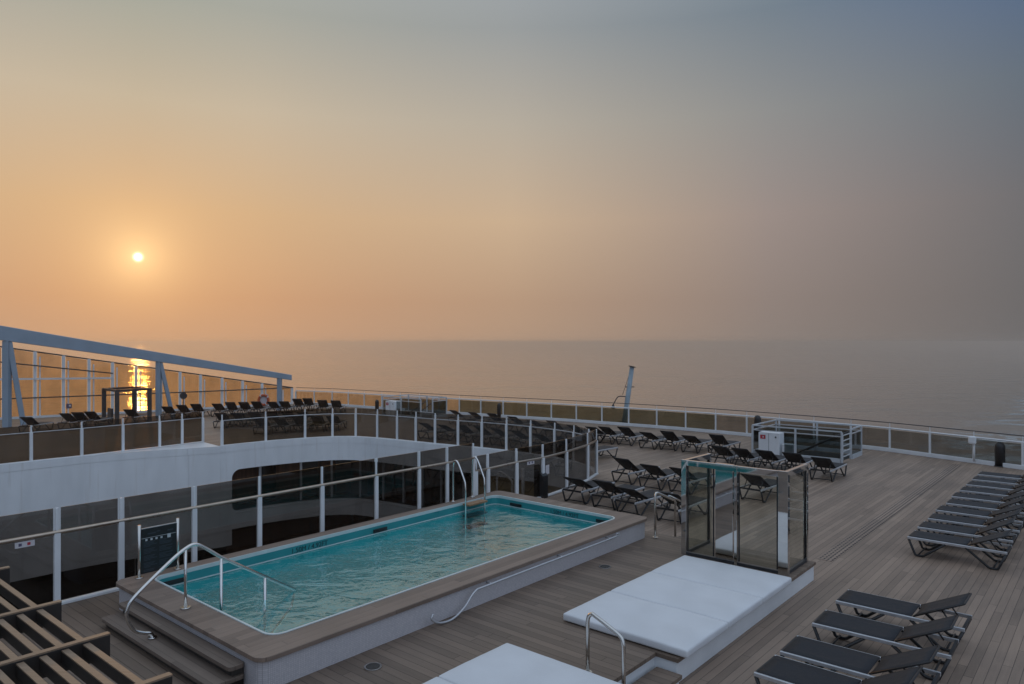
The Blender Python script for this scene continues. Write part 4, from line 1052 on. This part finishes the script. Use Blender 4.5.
for k_, (zz, cols) in enumerate(ROWS):
    r_ = N.new('ShaderNodeValToRGB'); r_.color_ramp.interpolation = 'EASE' if False else 'LINEAR'
    e = r_.color_ramp.elements
    while len(e) < 7: e.new(.5)
    for i in range(7): e[i].position = i/10
    for i in range(7): e[i].position = AZ[i]/180
    for i in range(7): e[i].color = (*lin(cols[i]), 1)
    L.new(az, r_.inputs[0])
    if prev is None: prev = r_.outputs[0]
    else:
        mr = N.new('ShaderNodeMapRange'); mr.interpolation_type = 'LINEAR'; mr.inputs[1].default_value = ROWS[k_ - 1][0]; mr.inputs[2].default_value = zz; L.new(z_, mr.inputs[0])
        mx = N.new('ShaderNodeMix'); mx.data_type = 'RGBA'; L.new(mr.outputs[0], mx.inputs[0]); L.new(prev, mx.inputs[6]); L.new(r_.outputs[0], mx.inputs[7]); prev = mx.outputs[2]
dt = N.new('ShaderNodeVectorMath'); dt.operation = 'DOT_PRODUCT'; dt.inputs[1].default_value = SUN; L.new(nrm.outputs[0], dt.inputs[0])
th = mth('ARCCOSINE', mth('MINIMUM', dt.outputs['Value'], .9999999))
def glow(width, amp, col, power=1.0):
    g = mth('MULTIPLY', mth('EXPONENT', mth('MULTIPLY', mth('POWER', mth('DIVIDE', th, R(width)), power), -1.0)), amp)
    v = N.new('ShaderNodeVectorMath'); v.operation = 'SCALE'; v.inputs[0].default_value = col; L.new(g, v.inputs['Scale']); return v.outputs[0]
def addv(a, b):
    v = N.new('ShaderNodeVectorMath'); v.operation = 'ADD'; L.new(a, v.inputs[0]); L.new(b, v.inputs[1]); return v.outputs[0]
c_ = addv(prev, glow(5.5, .20, (1, .55, .14))); c_ = addv(c_, glow(1.6, .55, (1, .72, .32))); c_ = addv(c_, glow(.20, 5.0, (1, .9, .65), 2.0))
L.new(c_, bg.inputs[0]); bg.inputs[1].default_value = 1.0
sky = N.new('ShaderNodeTexSky'); sky.sky_type = 'NISHITA'; sky.sun_disc = False; sky.sun_elevation = SEL; sky.sun_rotation = SAZ; sky.dust_density = 6; sky.air_density = 1.2
bg2 = N.new('ShaderNodeBackground'); L.new(sky.outputs[0], bg2.inputs[0]); bg2.inputs[1].default_value = 0.0015
ash = N.new('ShaderNodeAddShader'); L.new(bg.outputs[0], ash.inputs[0]); L.new(bg2.outputs[0], ash.inputs[1]); L.new(ash.outputs[0], out.inputs[0])
sl_ = bpy.data.lights.new('sun', 'SUN'); sl_.energy = 0.10; sl_.angle = R(1.0); sl_.color = (1, .46, .10)
so = bpy.data.objects.new('sun', sl_); C.objects.link(so); so.rotation_euler = (-SUN).to_track_quat('-Z', 'Y').to_euler(); so.location = SUN*200

sc.view_settings.view_transform = 'Standard'; sc.view_settings.look = 'None'; sc.view_settings.exposure = 0; sc.view_settings.gamma = 1; sc.view_settings.use_curve_mapping = False
sc.render.engine = 'CYCLES'
cy = sc.cycles
cy.use_denoising = True; cy.use_light_tree = True; cy.transparent_max_bounces = 24; cy.max_bounces = 8; cy.diffuse_bounces = 3; cy.glossy_bounces = 5; cy.caustics_reflective = False; cy.caustics_refractive = False; cy.sample_clamp_indirect = 4; cy.volume_bounces = 5
